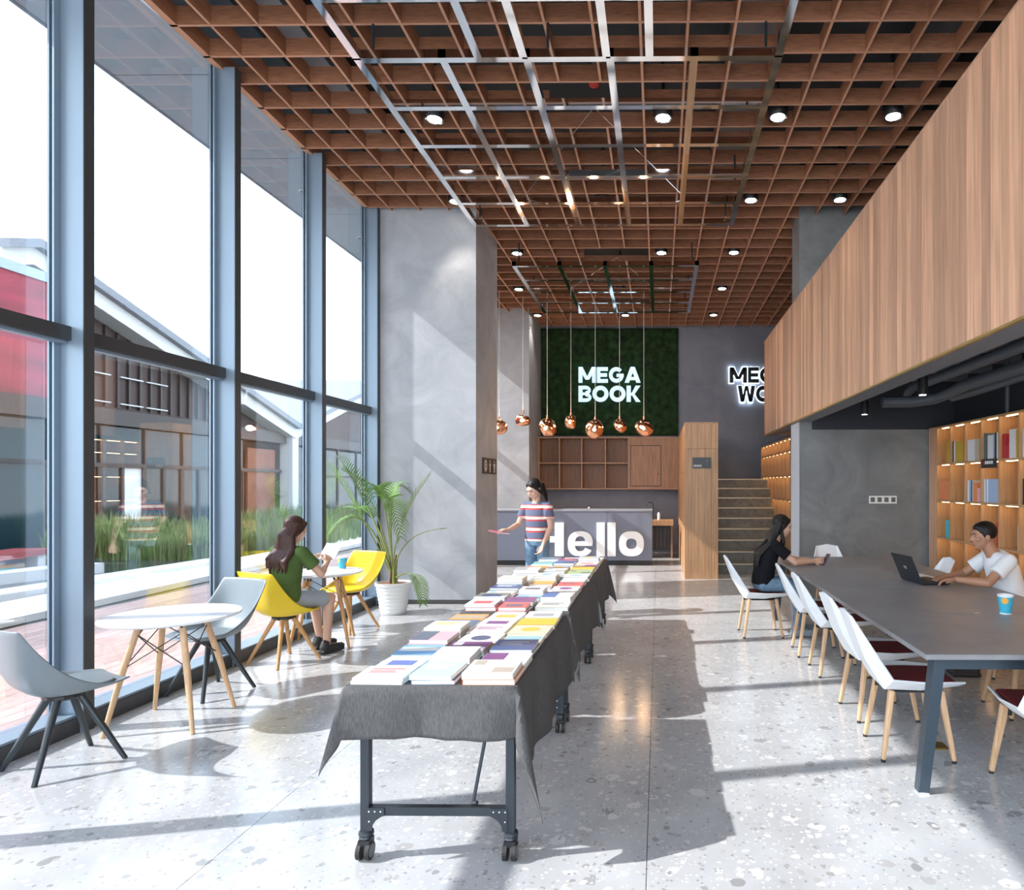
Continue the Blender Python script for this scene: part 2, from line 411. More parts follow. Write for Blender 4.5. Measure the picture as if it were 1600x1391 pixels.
# window wall ------------------------------------------------------------
win_ys = [4.16-1.49*i for i in range(4, 0, -1)]+[4.16, 5.66, 7.14, 8.55]
def bay(n, y0, y1, first_mullion=True):
    o = thing('window_%d' % n, 'tall window bay %s' % n, 'window'); o['kind'] = 'structure'
    if first_mullion:
        MB().box((XG-0.03, y0, 0), (-3.70, y0+0.075, 5.24)).build('mullion', M['mullion'], o)
        MB().box((-3.70, y0-0.002, 0), (-3.694, y0+0.077, 5.24)).build('mullion_cap', M['mullion_dark'], o)
        for dx in (-0.012, 0.020):
            MB().box((XG+dx, y0-0.045, 0.10), (XG+dx+0.012, y0-0.003, 5.24)).build('frame_profile', M['mullion'], o)
    MB().box((XG-0.02, y0+0.078, 2.52), (-3.775, y1-0.003, 2.61)).build('transom', M['mullion_dark'], o)
    MB().box((-3.86, y0+0.08, 2.50), (-3.80, y1-0.003, 2.519)).build('transom_lip', M['mullion'], o)
    MB().box((XG-0.06, y0+0.078, 0), (-3.72, y1-0.003, 0.10)).build('sill', M['mullion_dark'], o)
    MB().box((XG-0.05, y0+0.08, 0.101), (-3.735, y1-0.004, 0.118)).build('sill_plate', M['mullion'], o)
    for z0, z1 in ((0.12, 2.50), (2.612, 5.235)):
        MB().box((XG-0.006, y0+0.07, z0), (XG+0.006, y1-0.01, z1)).build('pane', M['glass'], o)
    return o
names = []
for n, (a, b) in enumerate(zip(win_ys[:-1], win_ys[1:])):
    o = bay(n+1, a, b)
    o['label'] = ['glazed bay far behind the viewer', 'second glazed bay behind the viewer', 'glazed bay just behind the viewer',
        'glazed bay beside the near grey tub chair, cut by the left picture edge', 'tall glazed bay behind the near round white table',
        'tall glazed bay behind the woman in green', 'tall glazed bay between the last blue mullion and the palm'][n] if n < 7 else 'glazed bay'
o = bay(8, 8.55, 8.63); bpy.data.objects.remove([c for c in o.children if c.name.startswith('pane')][0]);
for c in list(o.children):
    if not c.name.startswith('mullion') and not c.name.startswith('frame'): bpy.data.objects.remove(c)
o['label'] = 'end post of the window wall against the concrete pier'
for n, (a, b) in enumerate(((9.78, 11.1), (11.1, 12.4), (12.4, 13.77))):
    o = bay(9+n, a, b); o['label'] = 'glazed bay between the two concrete piers, %s' % ('nearest', 'middle', 'farthest')[n]
# outside canopy soffit
so_ = thing('canopy', 'grey metal canopy soffit running outside above the windows', 'canopy'); so_['kind'] = 'structure'
yy = -3.0
js = [-3.0]+[5.86-1.53*i for i in range(5, -1, -1)]+[7.38, 8.92, 10.45, 12.0, 13.5, 15.4]
for a, b in zip(js[:-1], js[1:]):
    MB().box((-4.93, a+0.006, 5.30), (-3.92, b-0.006, 5.34)).build('soffit_panel', M['soffit'], so_)
MB().box((-4.93, -3.0, 5.34), (-3.92, 15.4, 5.55)).build('core', M['grey_paint'], so_)
MB().box((-4.96, -3.0, 5.29), (-4.931, 15.4, 5.56)).build('edge_profile', M['mullion'], so_)
for i in range(5):
    p = (-4.49, 5.06+1.57*i, 5.30)
    o = thing('soffit_light', 'small round light in the outside canopy, number %s from the near end' % ('one', 'two', 'three', 'four', 'five')[i], 'downlight', p, group='canopy downlights')
    MB().lathe([(0.05, -0.012), (0.05, 0.0)], 16).build('ring', M['white'], o)
    MB().lathe([(0.035, -0.014), (0.035, -0.012)], 14).build('lens', M['plaque'], o)

# mezzanine with vertical board cladding ----------------------------------
mz = thing('mezzanine_balcony', 'wooden boarded balcony front running along the right side', 'balcony', (0, 0, 0)); mz['kind'] = 'structure'
XM = 1.85; ZB, ZT = 2.44, 4.08
MB().box((XM+0.03, 1.0, ZB), (XM+0.10, 11.5, ZT)).build('backing', M['plenum'], mz)
y = 1.0; bw = 0.095
bm_board = MB().box((0, 0.0015, 0), (0.028, bw-0.0015, ZT-ZB-0.02)).box((0.004, bw-0.0015, 0), (0.028, bw+0.0015, ZT-ZB-0.02)).mesh('board', M['panel_wood'])
while y < 11.45:
    o = obj('board', bm_board, mz); o.location = (XM, y, ZB+0.01); y += bw
MB().box((XM-0.004, 1.0, ZB-0.004), (XM+0.02, 11.5, ZB+0.012)).build('brass_edge', M['brass'], mz)
MB().box((XM+0.002, 1.0, ZT-0.012), (XM+0.10, 11.5, ZT+0.012)).build('top_rail', M['panel_wood'], mz)
MB().box((XM+0.02, 1.0, ZB-0.002), (2.07, 11.5, ZB+0.5)).build('edge_beam', M['grey_paint'], mz)
MB().box((XM+0.02, 11.46, ZB+0.01), (2.6, 11.5, ZT)).build('end_panel', M['panel_wood'], mz)
MB().box((2.07, -1.0, 3.02), (3.97, 11.5, 3.2)).build('floor_deck', M['dark_paint'], mz)
for i in range(16):
    yb = 1.6+0.62*i
    if 8.7 < yb < 9.4: continue
    MB().box((2.07, yb, 2.93), (3.97, yb+0.12, 3.02)).build('joist', M['grey_paint'], mz)
# pipes and track lights under the balcony
def pipe(label, pts, r):
    return tag(MB().tube(pts, r, 12).build('service_pipe', M['pipe'], smooth=True), label, 'pipe')
pipe('long thick dark pipe hung under the balcony', [(2.95, 1.5, 2.72), (2.95, 7.6, 2.72), (2.95, 7.75, 2.68), (2.95, 7.8, 2.60)], 0.055)
pipe('dark pipe with a bend near the concrete wall', [(3.3, 1.5, 2.66), (3.3, 7.1, 2.66), (3.28, 7.4, 2.62), (3.18, 7.55, 2.58), (2.95, 7.6, 2.55), (2.6, 7.62, 2.55)], 0.065)
pipe('short dark pipe above the bookcase', [(3.55, 4.2, 2.68), (3.5, 7.3, 2.62), (3.4, 7.6, 2.6)], 0.05)
pipe('thin upright conduit above the bookcase', [(3.72, 7.0, 2.36), (3.72, 7.0, 2.92)], 0.022)
tr = MB().box((2.42, 2.0, 2.695), (2.455, 8.2, 2.72)).build('light_track', M['black']); tag(tr, 'thin black lighting track under the balcony', 'track')
for q, yb in enumerate((2.6, 4.2, 5.9, 7.9)):
    MB().tube([(2.437, yb, 2.72), (2.437, yb, 3.02)], 0.004, 6).build('hanger', M['steel_dark'], tr)
for q, (yb, lab) in enumerate(((7.75, 'black cylinder spotlight at the far end of the track'), (6.05, 'black cylinder spotlight midway along the track'))):
    o = thing('track_spotlight', lab, 'spotlight', (2.437, yb, 0), group='track spotlights')
    MB().box((-0.02, -0.05, 2.655), (0.02, 0.05, 2.694)).build('adapter', M['black'], o)
    MB().tube([(0, 0, 2.66), (0, 0.0, 2.62)], 0.012, 8).build('stem', M['black'], o)
    MB().lathe([(0.045, 2.42), (0.045, 2.63), (0.04, 2.64)], 18).build('housing', M['black'], o, smooth=True)
    MB().lathe([(0.03, 2.416), (0.03, 2.419)], 14).build('lens', M['lens'], o)

# stairs ------------------------------------------------------------------
st = thing('staircase', 'stone staircase with pale nosings rising behind the timber tower', 'staircase', (0, 0, 0))
st['kind'] = 'structure'
for k in range(9):
    y0 = 11.55+0.27*k; z = 0.189*(k+1)
    MB().box((1.01, y0, 0.0 if k == 0 else z-0.189), (2.28, 15.19 if k == 8 else y0+0.32, z-0.02)).build('step', M['step'], st)
    MB().box((1.01, y0-0.012, z-0.02), (2.28, 15.19 if k == 8 else y0+0.29, z)).build('tread', M['step'], st)
    MB().box((1.01, y0-0.016, z-0.022), (2.28, y0-0.0125, z+0.001)).build('nosing', M['nosing'], st)
MB().prism([(11.4, 0.0), (14.3, 0.0), (14.3, 1.95), (13.8, 1.95), (11.4, 0.28)], 1.0, 1.03, 'X').build('stringer', M['tower_wood'], st)

# timber tower (stair flank) ------------------------------------------------
tw = thing('timber_tower', 'tall timber clad tower with a dark direction sign', 'tower', (0, 0, 0)); tw['kind'] = 'structure'
MB().box((0.47, 10.98, 0.0), (0.985, 15.19, 2.60)).build('core', M['cab_wood'], tw)
nb = 5; bw2 = (1.0-0.44)/nb
for i in range(nb):
    for z0, z1 in ((0.0, 2.185), (2.19, 2.599)):
        MB().box((0.44+bw2*i+0.0015, 10.95, z0), (0.44+bw2*(i+1)-0.0015, 10.98, z1)).build('board', M['tower_wood'], tw)
yb = 10.98
while yb < 14.8:
    for z0, z1 in ((0.0, 0.9), (0.905, 1.80), (1.805, 2.599)):
        MB().box((0.44, yb+0.002, z0+0.0), (0.47, min(yb+0.42, 14.83)-0.002, z1)).build('side_panel', M['tower_wood'], tw)
    yb += 0.42
MB().box((0.985, 10.98, 0), (1.0, 15.19, 2.599)).build('stair_side', M['tower_wood'], tw)
MB().box((0.44, 10.95, 2.60), (1.0, 15.19, 2.632)).build('top', M['tower_wood'], tw)
# ================================================================ FAR END
def fit_text(name, body, X0, X1, Z0, Z1, Y, depth, m, parent, bold=0.03, spacing=1.0):
    o = text(name, body, 1.0, m, parent, depth=1.0, bold=bold, spacing=spacing)
    me = o.data; vs = [v.co.copy() for v in me.vertices]
    a, b = min(v.x for v in vs), max(v.x for v in vs); c, d = min(v.y for v in vs), max(v.y for v in vs)
    zz = max(abs(v.z) for v in vs)
    for v in me.vertices:
        x, y, z = v.co
        v.co = (X0+(x-a)/(b-a)*(X1-X0), Y-(z/zz+1)/2*depth, Z0+(y-c)/(d-c)*(Z1-Z0))
    me.update(); return o

# moss wall: a bumpy planted panel
mo = MB(); nx, nz = 110, 86; X0, X1, Z0, Z1 = -2.73, 0.46, 2.72, 5.21
rr = random.Random(3); hgt = [[0.0]*(nz+1) for _ in range(nx+1)]
for _ in range(900):
    cx, cz, rad, am = rr.uniform(0, nx), rr.uniform(0, nz), rr.uniform(2, 5), rr.uniform(0.01, 0.035)
    if cz > nz*0.86 or cz < nz*0.1: am *= 2.0
    for i in range(max(0, int(cx-rad)), min(nx, int(cx+rad)+1)+1):
        for j in range(max(0, int(cz-rad)), min(nz, int(cz+rad)+1)+1):
            q = 1-((i-cx)**2+(j-cz)**2)/rad**2
            if q > 0: hgt[i][j] = max(hgt[i][j], am*math.sqrt(q))
vs = []; fs = []
for i in range(nx+1):
    for j in range(nz+1):
        e = 0 if i in (0, nx) or j in (0, nz) else 1
        vs.append((X0+(X1-X0)*i/nx, 15.16-e*(hgt[i][j]+rr.uniform(0, 0.006)), Z0+(Z1-Z0)*j/nz))
for i in range(nx):
    for j in range(nz):
        a = i*(nz+1)+j; fs.append((a, a+nz+1, a+nz+2, a+1))
mo.add(vs, fs)
mw = thing('moss_wall', 'dark green living moss panel behind the glowing sign', 'plant wall', (0, 0, 0))
mo.build('moss', M['moss'], mw, smooth=True, angle=None)
MB().box((X0, 15.16, Z0), (X1, 15.199, Z1)).build('backing', M['plenum'], mw)

def stroke_poly(ch, grow=0.0):
    """letter as convex pieces in a unit box; heavy geometric capitals."""
    t = 0.27; P = []
    def bar(a, b, w=t):
        a, b = Vector(a), Vector(b); d = (b-a).normalized(); n = Vector((-d.y, d.x))*(w/2+grow); e = d*grow
        P.append([tuple(a-n-e), tuple(b-n+e), tuple(b+n+e), tuple(a+n-e)])
    def vbar(x0, x1, y0, y1): P.append([(x0-grow, y0-grow), (x1+grow, y0-grow), (x1+grow, y1+grow), (x0-grow, y1+grow)])
    def slant(x0, x1, y0, x2, x3, y1): P.append([(x0-grow, y0-grow), (x1+grow, y0-grow), (x3+grow, y1+grow), (x2-grow, y1+grow)])
    def arc(cx, cy, rx, ry, a0, a1, w=t, n=24):
        for k in range(n):
            u, v = math.radians(a0+(a1-a0)*k/n), math.radians(a0+(a1-a0)*(k+1)/n)
            o = [(cx+(rx+grow)*math.cos(q), cy+(ry+grow)*math.sin(q)) for q in (u, v)]; i_ = [(cx+(rx-w-grow)*math.cos(q), cy+(ry-w-grow)*math.sin(q)) for q in (v, u)]
            P.append(o+i_)
    if ch == 'M': vbar(0, .22, 0, 1); vbar(.78, 1, 0, 1); slant(.38, .58, .22, 0, .24, 1); slant(.42, .62, .22, .76, 1, 1)
    elif ch == 'E': vbar(0, .3, 0, 1); vbar(.3, 1, 0, .23); vbar(.3, .92, .39, .61); vbar(.3, 1, .77, 1)
    elif ch == 'G': arc(.5, .5, .5, .5, 42, 352, .24); vbar(.52, 1, .38, .57)
    elif ch == 'A': slant(0, .27, 0, .36, .62, 1); slant(.73, 1, 0, .38, .64, 1); vbar(.26, .74, .17, .36)
    elif ch == 'B': vbar(0, .3, 0, 1); arc(.55, .73, .40, .27, -90, 90, .21); arc(.55, .28, .45, .28, -90, 90, .21); vbar(.3, .56, 0, .21); vbar(.3, .56, .43, .58); vbar(.3, .56, .79, 1)
    elif ch == 'O': arc(.5, .5, .5, .5, 0, 360, .25, 36)
    elif ch == 'K': vbar(0, .3, 0, 1); slant(.66, 1, 0, .30, .50, .55); slant(.28, .50, .40, .64, .98, 1)
    elif ch == 'W': slant(.16, .36, 0, 0, .22, 1); slant(.20, .36, 0, .42, .55, 1); slant(.64, .80, 0, .45, .58, 1); slant(.64, .84, 0, .78, 1, 1)
    return P
ADV = {'M': 1.18, 'E': 0.74, 'G': 1.0, 'A': 1.08, 'B': 0.84, 'O': 1.05, 'K': 0.92, 'W': 1.3}
def letters(name, label, rows, m, depth, Y, bold, cat='sign', halo=None):
    t = thing(name, label, cat, (0, 0, 0))
    for body, x0, x1, z0, z1 in rows:
        gap = 0.07; tot = sum(ADV[c] for c in body)+gap*(len(body)-1); u = (x1-x0)/tot; x = x0; h = z1-z0
        for c in body:
            for grow, mm, ya, yb in ((0.0, m, Y-depth, Y),)+(((0.055, halo, Y+0.01, Y+0.03),) if halo else ()):
                mb = MB()
                for pc in stroke_poly(c, grow): mb.prism([(x+px*ADV[c]*u, z0+pz*h) for px, pz in pc], ya, yb, 'Y')
                mb.build('letter' if mm is m else 'glow_rim', mm, t)
            x += (ADV[c]+gap)*u
    return t
def pxrow(body, x0, x1, y0, y1, Y):
    a = atY(x0, y0, Y); b = atY(x1, y1, Y); return (body, a.x, b.x, b.z, a.z)
letters('wall_sign', 'glowing pale blue two line letter sign on green moss',
        [pxrow('MEGA', 904, 1001, 574, 598, 15.05), pxrow('BOOK', 904, 1001, 603, 628, 15.05)], M['letter_glow'], 0.05, 15.08, 0.045)
letters('wall_sign', 'black halo lit two line letter sign partly hidden by the balcony',
        [pxrow('MEGA', 1140, 1237, 574, 598, 15.1), pxrow('WO', 1153, 1203, 603, 628, 15.1)], M['black'], 0.05, 15.13, 0.045, halo=M['halo'])

# wall cabinet
cb = thing('wall_cabinet', 'brown timber wall cabinet with eight open cells and a door', 'cabinet', (0, 0, 0))
cy0, cy1 = 14.82, 15.195; p = atY(841, 683, cy0); q = atY(1059, 765, cy0)
cx0, cx1, cz1, cz0 = p.x, 0.435, p.z, q.z
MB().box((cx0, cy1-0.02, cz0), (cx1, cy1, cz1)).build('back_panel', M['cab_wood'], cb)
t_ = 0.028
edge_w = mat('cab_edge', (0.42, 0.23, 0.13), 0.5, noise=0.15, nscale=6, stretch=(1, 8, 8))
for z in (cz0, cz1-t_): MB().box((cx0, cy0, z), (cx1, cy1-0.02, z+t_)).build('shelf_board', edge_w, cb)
dx = [cx0, atY(873, 0, cy0).x, atY(908, 0, cy0).x, atY(945, 0, cy0).x, atY(981, 0, cy0).x]
zm = atY(0, 724, cy0).z
MB().box((cx0, cy0+0.003, zm-t_/2), (dx[4], cy1-0.02, zm+t_/2)).build('shelf_board', edge_w, cb)
for x in dx+[cx1-t_]:
    MB().box((x, cy0+0.001, cz0+t_), (x+t_, cy1-0.02, cz1-t_)).build('divider', edge_w, cb)
fpw = mat('face_wood', (0.36, 0.185, 0.10), 0.5, noise=0.25, nscale=4, stretch=(10, 10, 0.6))
MB().box((dx[4]+t_, cy0+0.012, cz0+t_), (cx1-t_, cy0+0.03, cz1-t_)).build('face_panel', fpw, cb)
d0 = atY(986, 697, cy0); d1 = atY(1032, 759, cy0)
MB().box((d0.x-0.016, cy0+0.008, d1.z-0.016), (d1.x+0.016, cy0+0.0115, d0.z+0.016)).build('shadow_gap', M['black'], cb)
dr = MB().box((d0.x, cy0-0.003, d1.z), (d1.x, cy0+0.0075, d0.z)).build('door', fpw, cb)
MB().cbox((d1.x-0.05, cy0-0.008, (d0.z+d1.z)/2-0.18), (0.02, 0.012, 0.03)).build('catch', M['black'], dr)

# reception counter with big letters
ct = thing('reception_counter', 'blue grey reception counter with large white letters', 'counter', (0, 0, 0))
c0, c1 = -3.68, atY(1019, 800, 12.75).x
MB().box((c0, 12.75, 0.10), (c1-0.88, 13.35, 1.065)).build('front_panel', M['counter'], ct)
MB().box((c1-0.875, 12.75, 0.10), (c1, 13.35, 1.065)).build('front_panel', M['counter'], ct)
MB().box((c0, 12.80, 0.0), (c1-0.03, 13.3, 0.10)).build('plinth', M['plenum'], ct)
MB().box((c0, 12.74, 1.065), (c1+0.005, 13.36, 1.09)).build('worktop', mat('counter_top', (0.3, 0.31, 0.35), 0.35), ct)
hz0, hz1 = atY(0, 868, 12.74).z, atY(0, 816, 12.74).z
for ch, a, b, k in (('H', 832, 881, 1.0), ('e', 887, 926, 0.74), ('l', 932, 945, 1.0), ('l', 949, 962, 1.0), ('o', 967, 1006, 0.74)):
    A, B = atY(a, 0, 12.71).x, atY(b, 0, 12.71).x
    if ch == 'l': MB().box((A, 12.70, hz0), (B, 12.745, hz1)).build('letter', M['letter_white'], ct)
    elif ch == 'H':
        w = (B-A)*0.29; mid = (hz0+hz1)/2
        MB().box((A, 12.70, hz0), (A+w, 12.745, hz1)).box((B-w, 12.70, hz0), (B, 12.745, hz1)).box((A+w, 12.70, mid-0.06), (B-w, 12.745, mid+0.06)).build('letter', M['letter_white'], ct)
    else:                                  # heavy round letters as ring outlines
        n = 40; cxm, czm = (A+B)/2, hz0+(hz1-hz0)*k/2; rx, rz = (B-A)/2, (hz1-hz0)*k/2
        def sup(t, rx, rz, e=2.5): 
            c, s = math.cos(t), math.sin(t); return (cxm+rx*math.copysign(abs(c)**(2/e), c), czm+rz*math.copysign(abs(s)**(2/e), s))
        mb = MB()
        rng = range(n) if ch == 'o' else range(0, int(n*0.945))
        for i in rng:
            t0, t1 = 2*math.pi*i/n, 2*math.pi*(i+1)/n
            a_, b_ = sup(t0, rx, rz), sup(t1, rx, rz)
            c_, d_ = sup(t1, rx*0.42, rz*(0.42 if ch == 'o' else 0.60)), sup(t0, rx*0.42, rz*(0.42 if ch == 'o' else 0.60))
            mb.prism([a_, b_, c_, d_], 12.70, 12.745, 'Y')
        if ch == 'e': mb.box((cxm-rx*0.5, 12.701, czm-rz*0.17), (cxm+rx*0.97, 12.744, czm+rz*0.20))
        mb.build('letter', M['letter_white'], ct)
p = atY(920, 797, 12.8)
o = thing('desk_bell', 'tiny white knob standing on the reception counter', 'ornament', (p.x, 12.83, 1.09))
MB().lathe([(0.012, 0), (0.012, 0.012), (0.008, 0.016)], 12).build('base', M['chrome'], o)
MB().ell((0, 0, 0.034), (0.02, 0.02, 0.02), nu=12, nv=8).build('knob', M['white_gloss'], o, smooth=True)

# sink unit behind the counter
sk = thing('sink_unit', 'small timber topped sink unit with dark open base', 'sink', (0, 0, 0))
a, b = atY(1017, 812, 13.9), atY(1052, 812, 13.9)
MB().box((a.x-0.1, 13.9, a.z-0.13), (b.x, 14.5, a.z-0.02)).build('worktop', M['tower_wood'], sk)
MB().box((a.x-0.06, 14.0, 0.0), (a.x-0.02, 14.45, a.z-0.13)).box((b.x-0.05, 14.0, 0), (b.x-0.01, 14.45, a.z-0.13)).build('leg', M['cab_wood'], sk)
MB().box((a.x-0.02, 14.3, 0.15), (b.x-0.05, 14.45, a.z-0.13)).build('cupboard', M['black'], sk)
for i in range(5):
    MB().box((a.x+0.04+0.085*i, 14.28, 0.2), (a.x+0.055+0.085*i, 14.299, a.z-0.2)).build('slat', M['cab_wood'], sk)
ft = thing('tap', 'curved chrome tap above the timber sink top', 'tap', (a.x+0.05, 14.2, a.z-0.02))
MB().tube([(0, 0, 0), (0, 0, 0.30), (-0.02, 0, 0.36), (-0.08, 0, 0.385), (-0.14, 0, 0.36), (-0.155, 0, 0.30)], 0.014, 10).build('spout', M['steel_dark'], ft, smooth=True)
MB().box((0.01, -0.01, 0.05), (0.07, 0.01, 0.07)).build('lever', M['steel_dark'], ft)
bt = thing('soap_bottle', 'white pump bottle on the sink top', 'bottle', (a.x+0.17, 14.1, a.z-0.02))
MB().lathe([(0.03, 0), (0.032, 0.01), (0.032, 0.13), (0.015, 0.16), (0.012, 0.17)], 14).build('body', M['white_gloss'], bt, smooth=True)
MB().tube([(0, 0, 0.17), (0, 0, 0.22), (-0.04, 0, 0.215)], 0.006, 8).build('pump', M['black'], bt)

# direction plaque on tower and pictogram plaque on pier
pl = thing('direction_sign', 'dark rectangular direction sign on the timber tower', 'sign', (0, 0, 0))
a = atY(1082, 715, 10.94); b = atY(1111, 732, 10.94)
MB().box((a.x, 10.935, b.z), (b.x, 10.949, a.z)).build('plate', M['plaque'], pl)
w = b.x-a.x
fit_text('lettering', '\u9605\u8bfb\u533a', a.x+w*0.06, a.x+w*0.5, b.z+0.025, b.z+0.062, 10.936, 0.003, M['letter_white'], pl, 0.0)
MB().bar((b.x-w*0.22, 10.9335, b.z+0.05), (b.x-w*0.22, 10.9335, a.z-0.04), 0.006, 0.003).build('arrow', M['grey_paint'], pl)
MB().prism([(b.x-w*0.22-0.02, a.z-0.06), (b.x-w*0.22+0.02, a.z-0.06), (b.x-w*0.22, a.z-0.03)], 10.932, 10.935, 'Y').build('arrow_head', M['grey_paint'], pl)
ps = thing('pictogram_sign', 'dark brown plaque with three white pictograms on the pier side', 'sign', (0, 0, 0))
za, zb = atY(752, 715, 8.97).z, atY(752, 740, 8.97).z
MB().box((-2.42, 8.93, zb), (-2.405, 9.65, za)).build('plate', M['plaque_brown'], ps)
zc = (za+zb)/2; pg = plain('sign_grey', (0.55, 0.54, 0.52))
MB().ell((-2.404, 9.06, zc), (0.002, 0.075, 0.085), nu=20, nv=10).build('pictogram', pg, ps)
MB().cbox((-2.401, 9.06, zc-0.01), (0.003, 0.09, 0.012)).cbox((-2.401, 9.06, zc+0.03), (0.003, 0.03, 0.03)).build('pictogram_mark', M['plaque_brown'], ps)
for yy, ww in ((9.29, 0.05), (9.53, 0.07)):
    m_ = MB().ell((-2.403, yy, zc+0.065), (0.002, 0.028, 0.022), nu=14, nv=8)
    m_.prism([(yy-ww, zc+0.035), (yy+ww, zc+0.035), (yy+ww*0.5, zc-0.02), (yy+0.022, zc-0.09), (yy-0.022, zc-0.09), (yy-ww*0.5, zc-0.02)], -2.405, -2.402, 'X')
    m_.build('pictogram', pg, ps)
# socket strip on concrete wall
sc_ = thing('socket_strip', 'white frame of four wall sockets on the concrete wall', 'socket', (0, 0, 0))
a = atY(1358, 775, 8.82); b = atY(1401, 787, 8.82)
MB().box((a.x, 8.815, b.z), (b.x, 8.829, a.z)).build('frame', M['white'], sc_)
w = (b.x-a.x)/4
for i in range(4):
    MB().box((a.x+w*i+0.018, 8.811, b.z+0.02), (a.x+w*(i+1)-0.018, 8.8149, a.z-0.02)).build('socket', plain('socket_dark', (0.12, 0.12, 0.10)), sc_)

# pendant lamps: dented copper globes
def pendant(px, py, rpx, Y, label, seed):
    p = atY(px, py, Y); r = 1.17*rpx*Y/F_PX
    t = thing('pendant_lamp', label, 'pendant lamp', (p.x, Y, p.z), group='copper globe pendants')
    mb = MB().ell((0, 0, 0), (r, r, r*0.94), nu=28, nv=18)
    g = random.Random(seed); dents = [Vector((g.gauss(0, 1), g.gauss(0, 1), g.gauss(0, .8))).normalized() for _ in range(7)]
    out = []
    for v in mb.v:
        v = Vector(v); d = v.normalized(); k = 1.0
        for q in dents: k -= 0.16*max(0, d.dot(q)-0.55)/0.45
        out.append(tuple(v*k))
    mb.v = out
    mb.build('globe', M['copper'], t, smooth=True, angle=None)
    MB().tube([(0, 0, r*0.86), (0, 0, r*0.95+0.05)], 0.022, 10).build('cap', M['copper'], t, smooth=True)
    MB().tube([(0, 0, r*0.9+0.05), (0, 0, ZC-p.z-0.01)], 0.006, 6).build('cord', plain('cord_grey', (0.55, 0.55, 0.55)), t)
    MB().box((-0.2, -0.012, ZC-p.z-0.012), (0.2, 0.012, ZC-p.z-0.0005)).build('ceiling_bar', M['slat'], t)
    MB().ell((0.0, -r*0.99, -r*0.12), (r*0.16, r*0.1, r*0.16), nu=12, nv=8).build('bulb_glow', M['bulb'], t, smooth=True)
    l = bpy.data.lights.new('pendant_bulb', 'POINT'); l.energy = 6; l.color = (1, 0.65, 0.35); l.shadow_soft_size = 0.05
    lo = obj('bulb_light', l, t); lo.location = (0, -r-0.12, -0.02)
for i, (px, py, r, lab) in enumerate(((780, 668, 11, 'copper globe pendant half hidden by the pale pier'),
    (817, 657, 10.5, 'small copper globe pendant in front of the far pier'), (855, 669, 14, 'large copper globe pendant nearest the moss left edge'),
    (892, 660, 10, 'small copper globe pendant left under the glowing sign'), (930, 671, 14, 'large copper globe pendant in the middle of the row'),
    (968, 666, 10.5, 'small copper globe pendant right under the glowing sign'), (1006, 669, 13, 'copper globe pendant at the right end of the row'))):
    pendant(px, py, r, 12.2 if i % 2 == 0 else 12.6, lab, i)

# chrome grid frames hung under the ceiling
def chrome_grid(label, z, longs, crosses, rods, wires):
    t = thing('chrome_grid', label, 'hanging grid', (0, 0, 0)); w, h = 0.06, 0.07
    for x, a, b in longs: MB().box((x-w/2, a-w/2, z), (x+w/2, b+w/2, z+h)).build('long_bar', M['chrome'], t)
    for y, a, b in crosses: MB().box((a-w/2, y-w/2, z+0.001), (b+w/2, y+w/2, z+h-0.001)).build('cross_bar', M['chrome'], t)
    for x, y in rods: MB().tube([(x, y, z+h), (x, y, ZC-0.0005)], 0.011, 8).build('rod', M['steel_dark'], t)
    for a, b in wires: MB().tube([a, b], 0.003, 5).build('wire', M['chrome'], t)
    return t
zg = 4.88
L1 = [-2.33, -1.67, -1.02, -0.375, 0.275, 0.92]; C1 = [5.04, 5.69, 6.33, 6.98, 7.63, 8.28]
longs = [(x, 5.04, 8.28) for x in L1]+[(x, 3.1, 5.0) for x in (-2.33, -1.39, -1.04, -0.40, -0.07, 0.92)]
cr = [(y, -2.33, 0.92) for y in C1]+[(y, -2.33, 0.92) for y in (3.1, 3.75, 4.4)]
chrome_grid('large polished chrome grid hung nearest under the ceiling', zg, longs, cr,
    [(-2.25, 5.12), (-0.87, 5.12), (-2.25, 8.2), (0.84, 7.2), (0.84, 8.2), (0.84, 5.12)],
    [((-0.62, 6.25, 5.21), (-1.55, 7.55, zg+0.06)), ((-0.62, 6.25, 5.21), (0.25, 7.5, zg+0.06))])
L2 = [-2.16, -1.48, -0.80, -0.11, 0.57]; C2 = [9.75, 10.42, 11.08, 11.74, 12.4]
chrome_grid('smaller polished chrome grid hung farther away before the moss wall', zg-0.03, [(x, 9.75, 12.4) for x in L2], [(y, -2.16, 0.57) for y in C2],
    [(-2.1, 9.8), (0.5, 9.8), (-2.1, 12.3), (0.5, 12.3)],
    [((-0.66, 10.4, 5.21), (-1.45, 11.0, zg+0.03)), ((-0.66, 10.4, 5.21), (-0.1, 11.0, zg+0.03))])

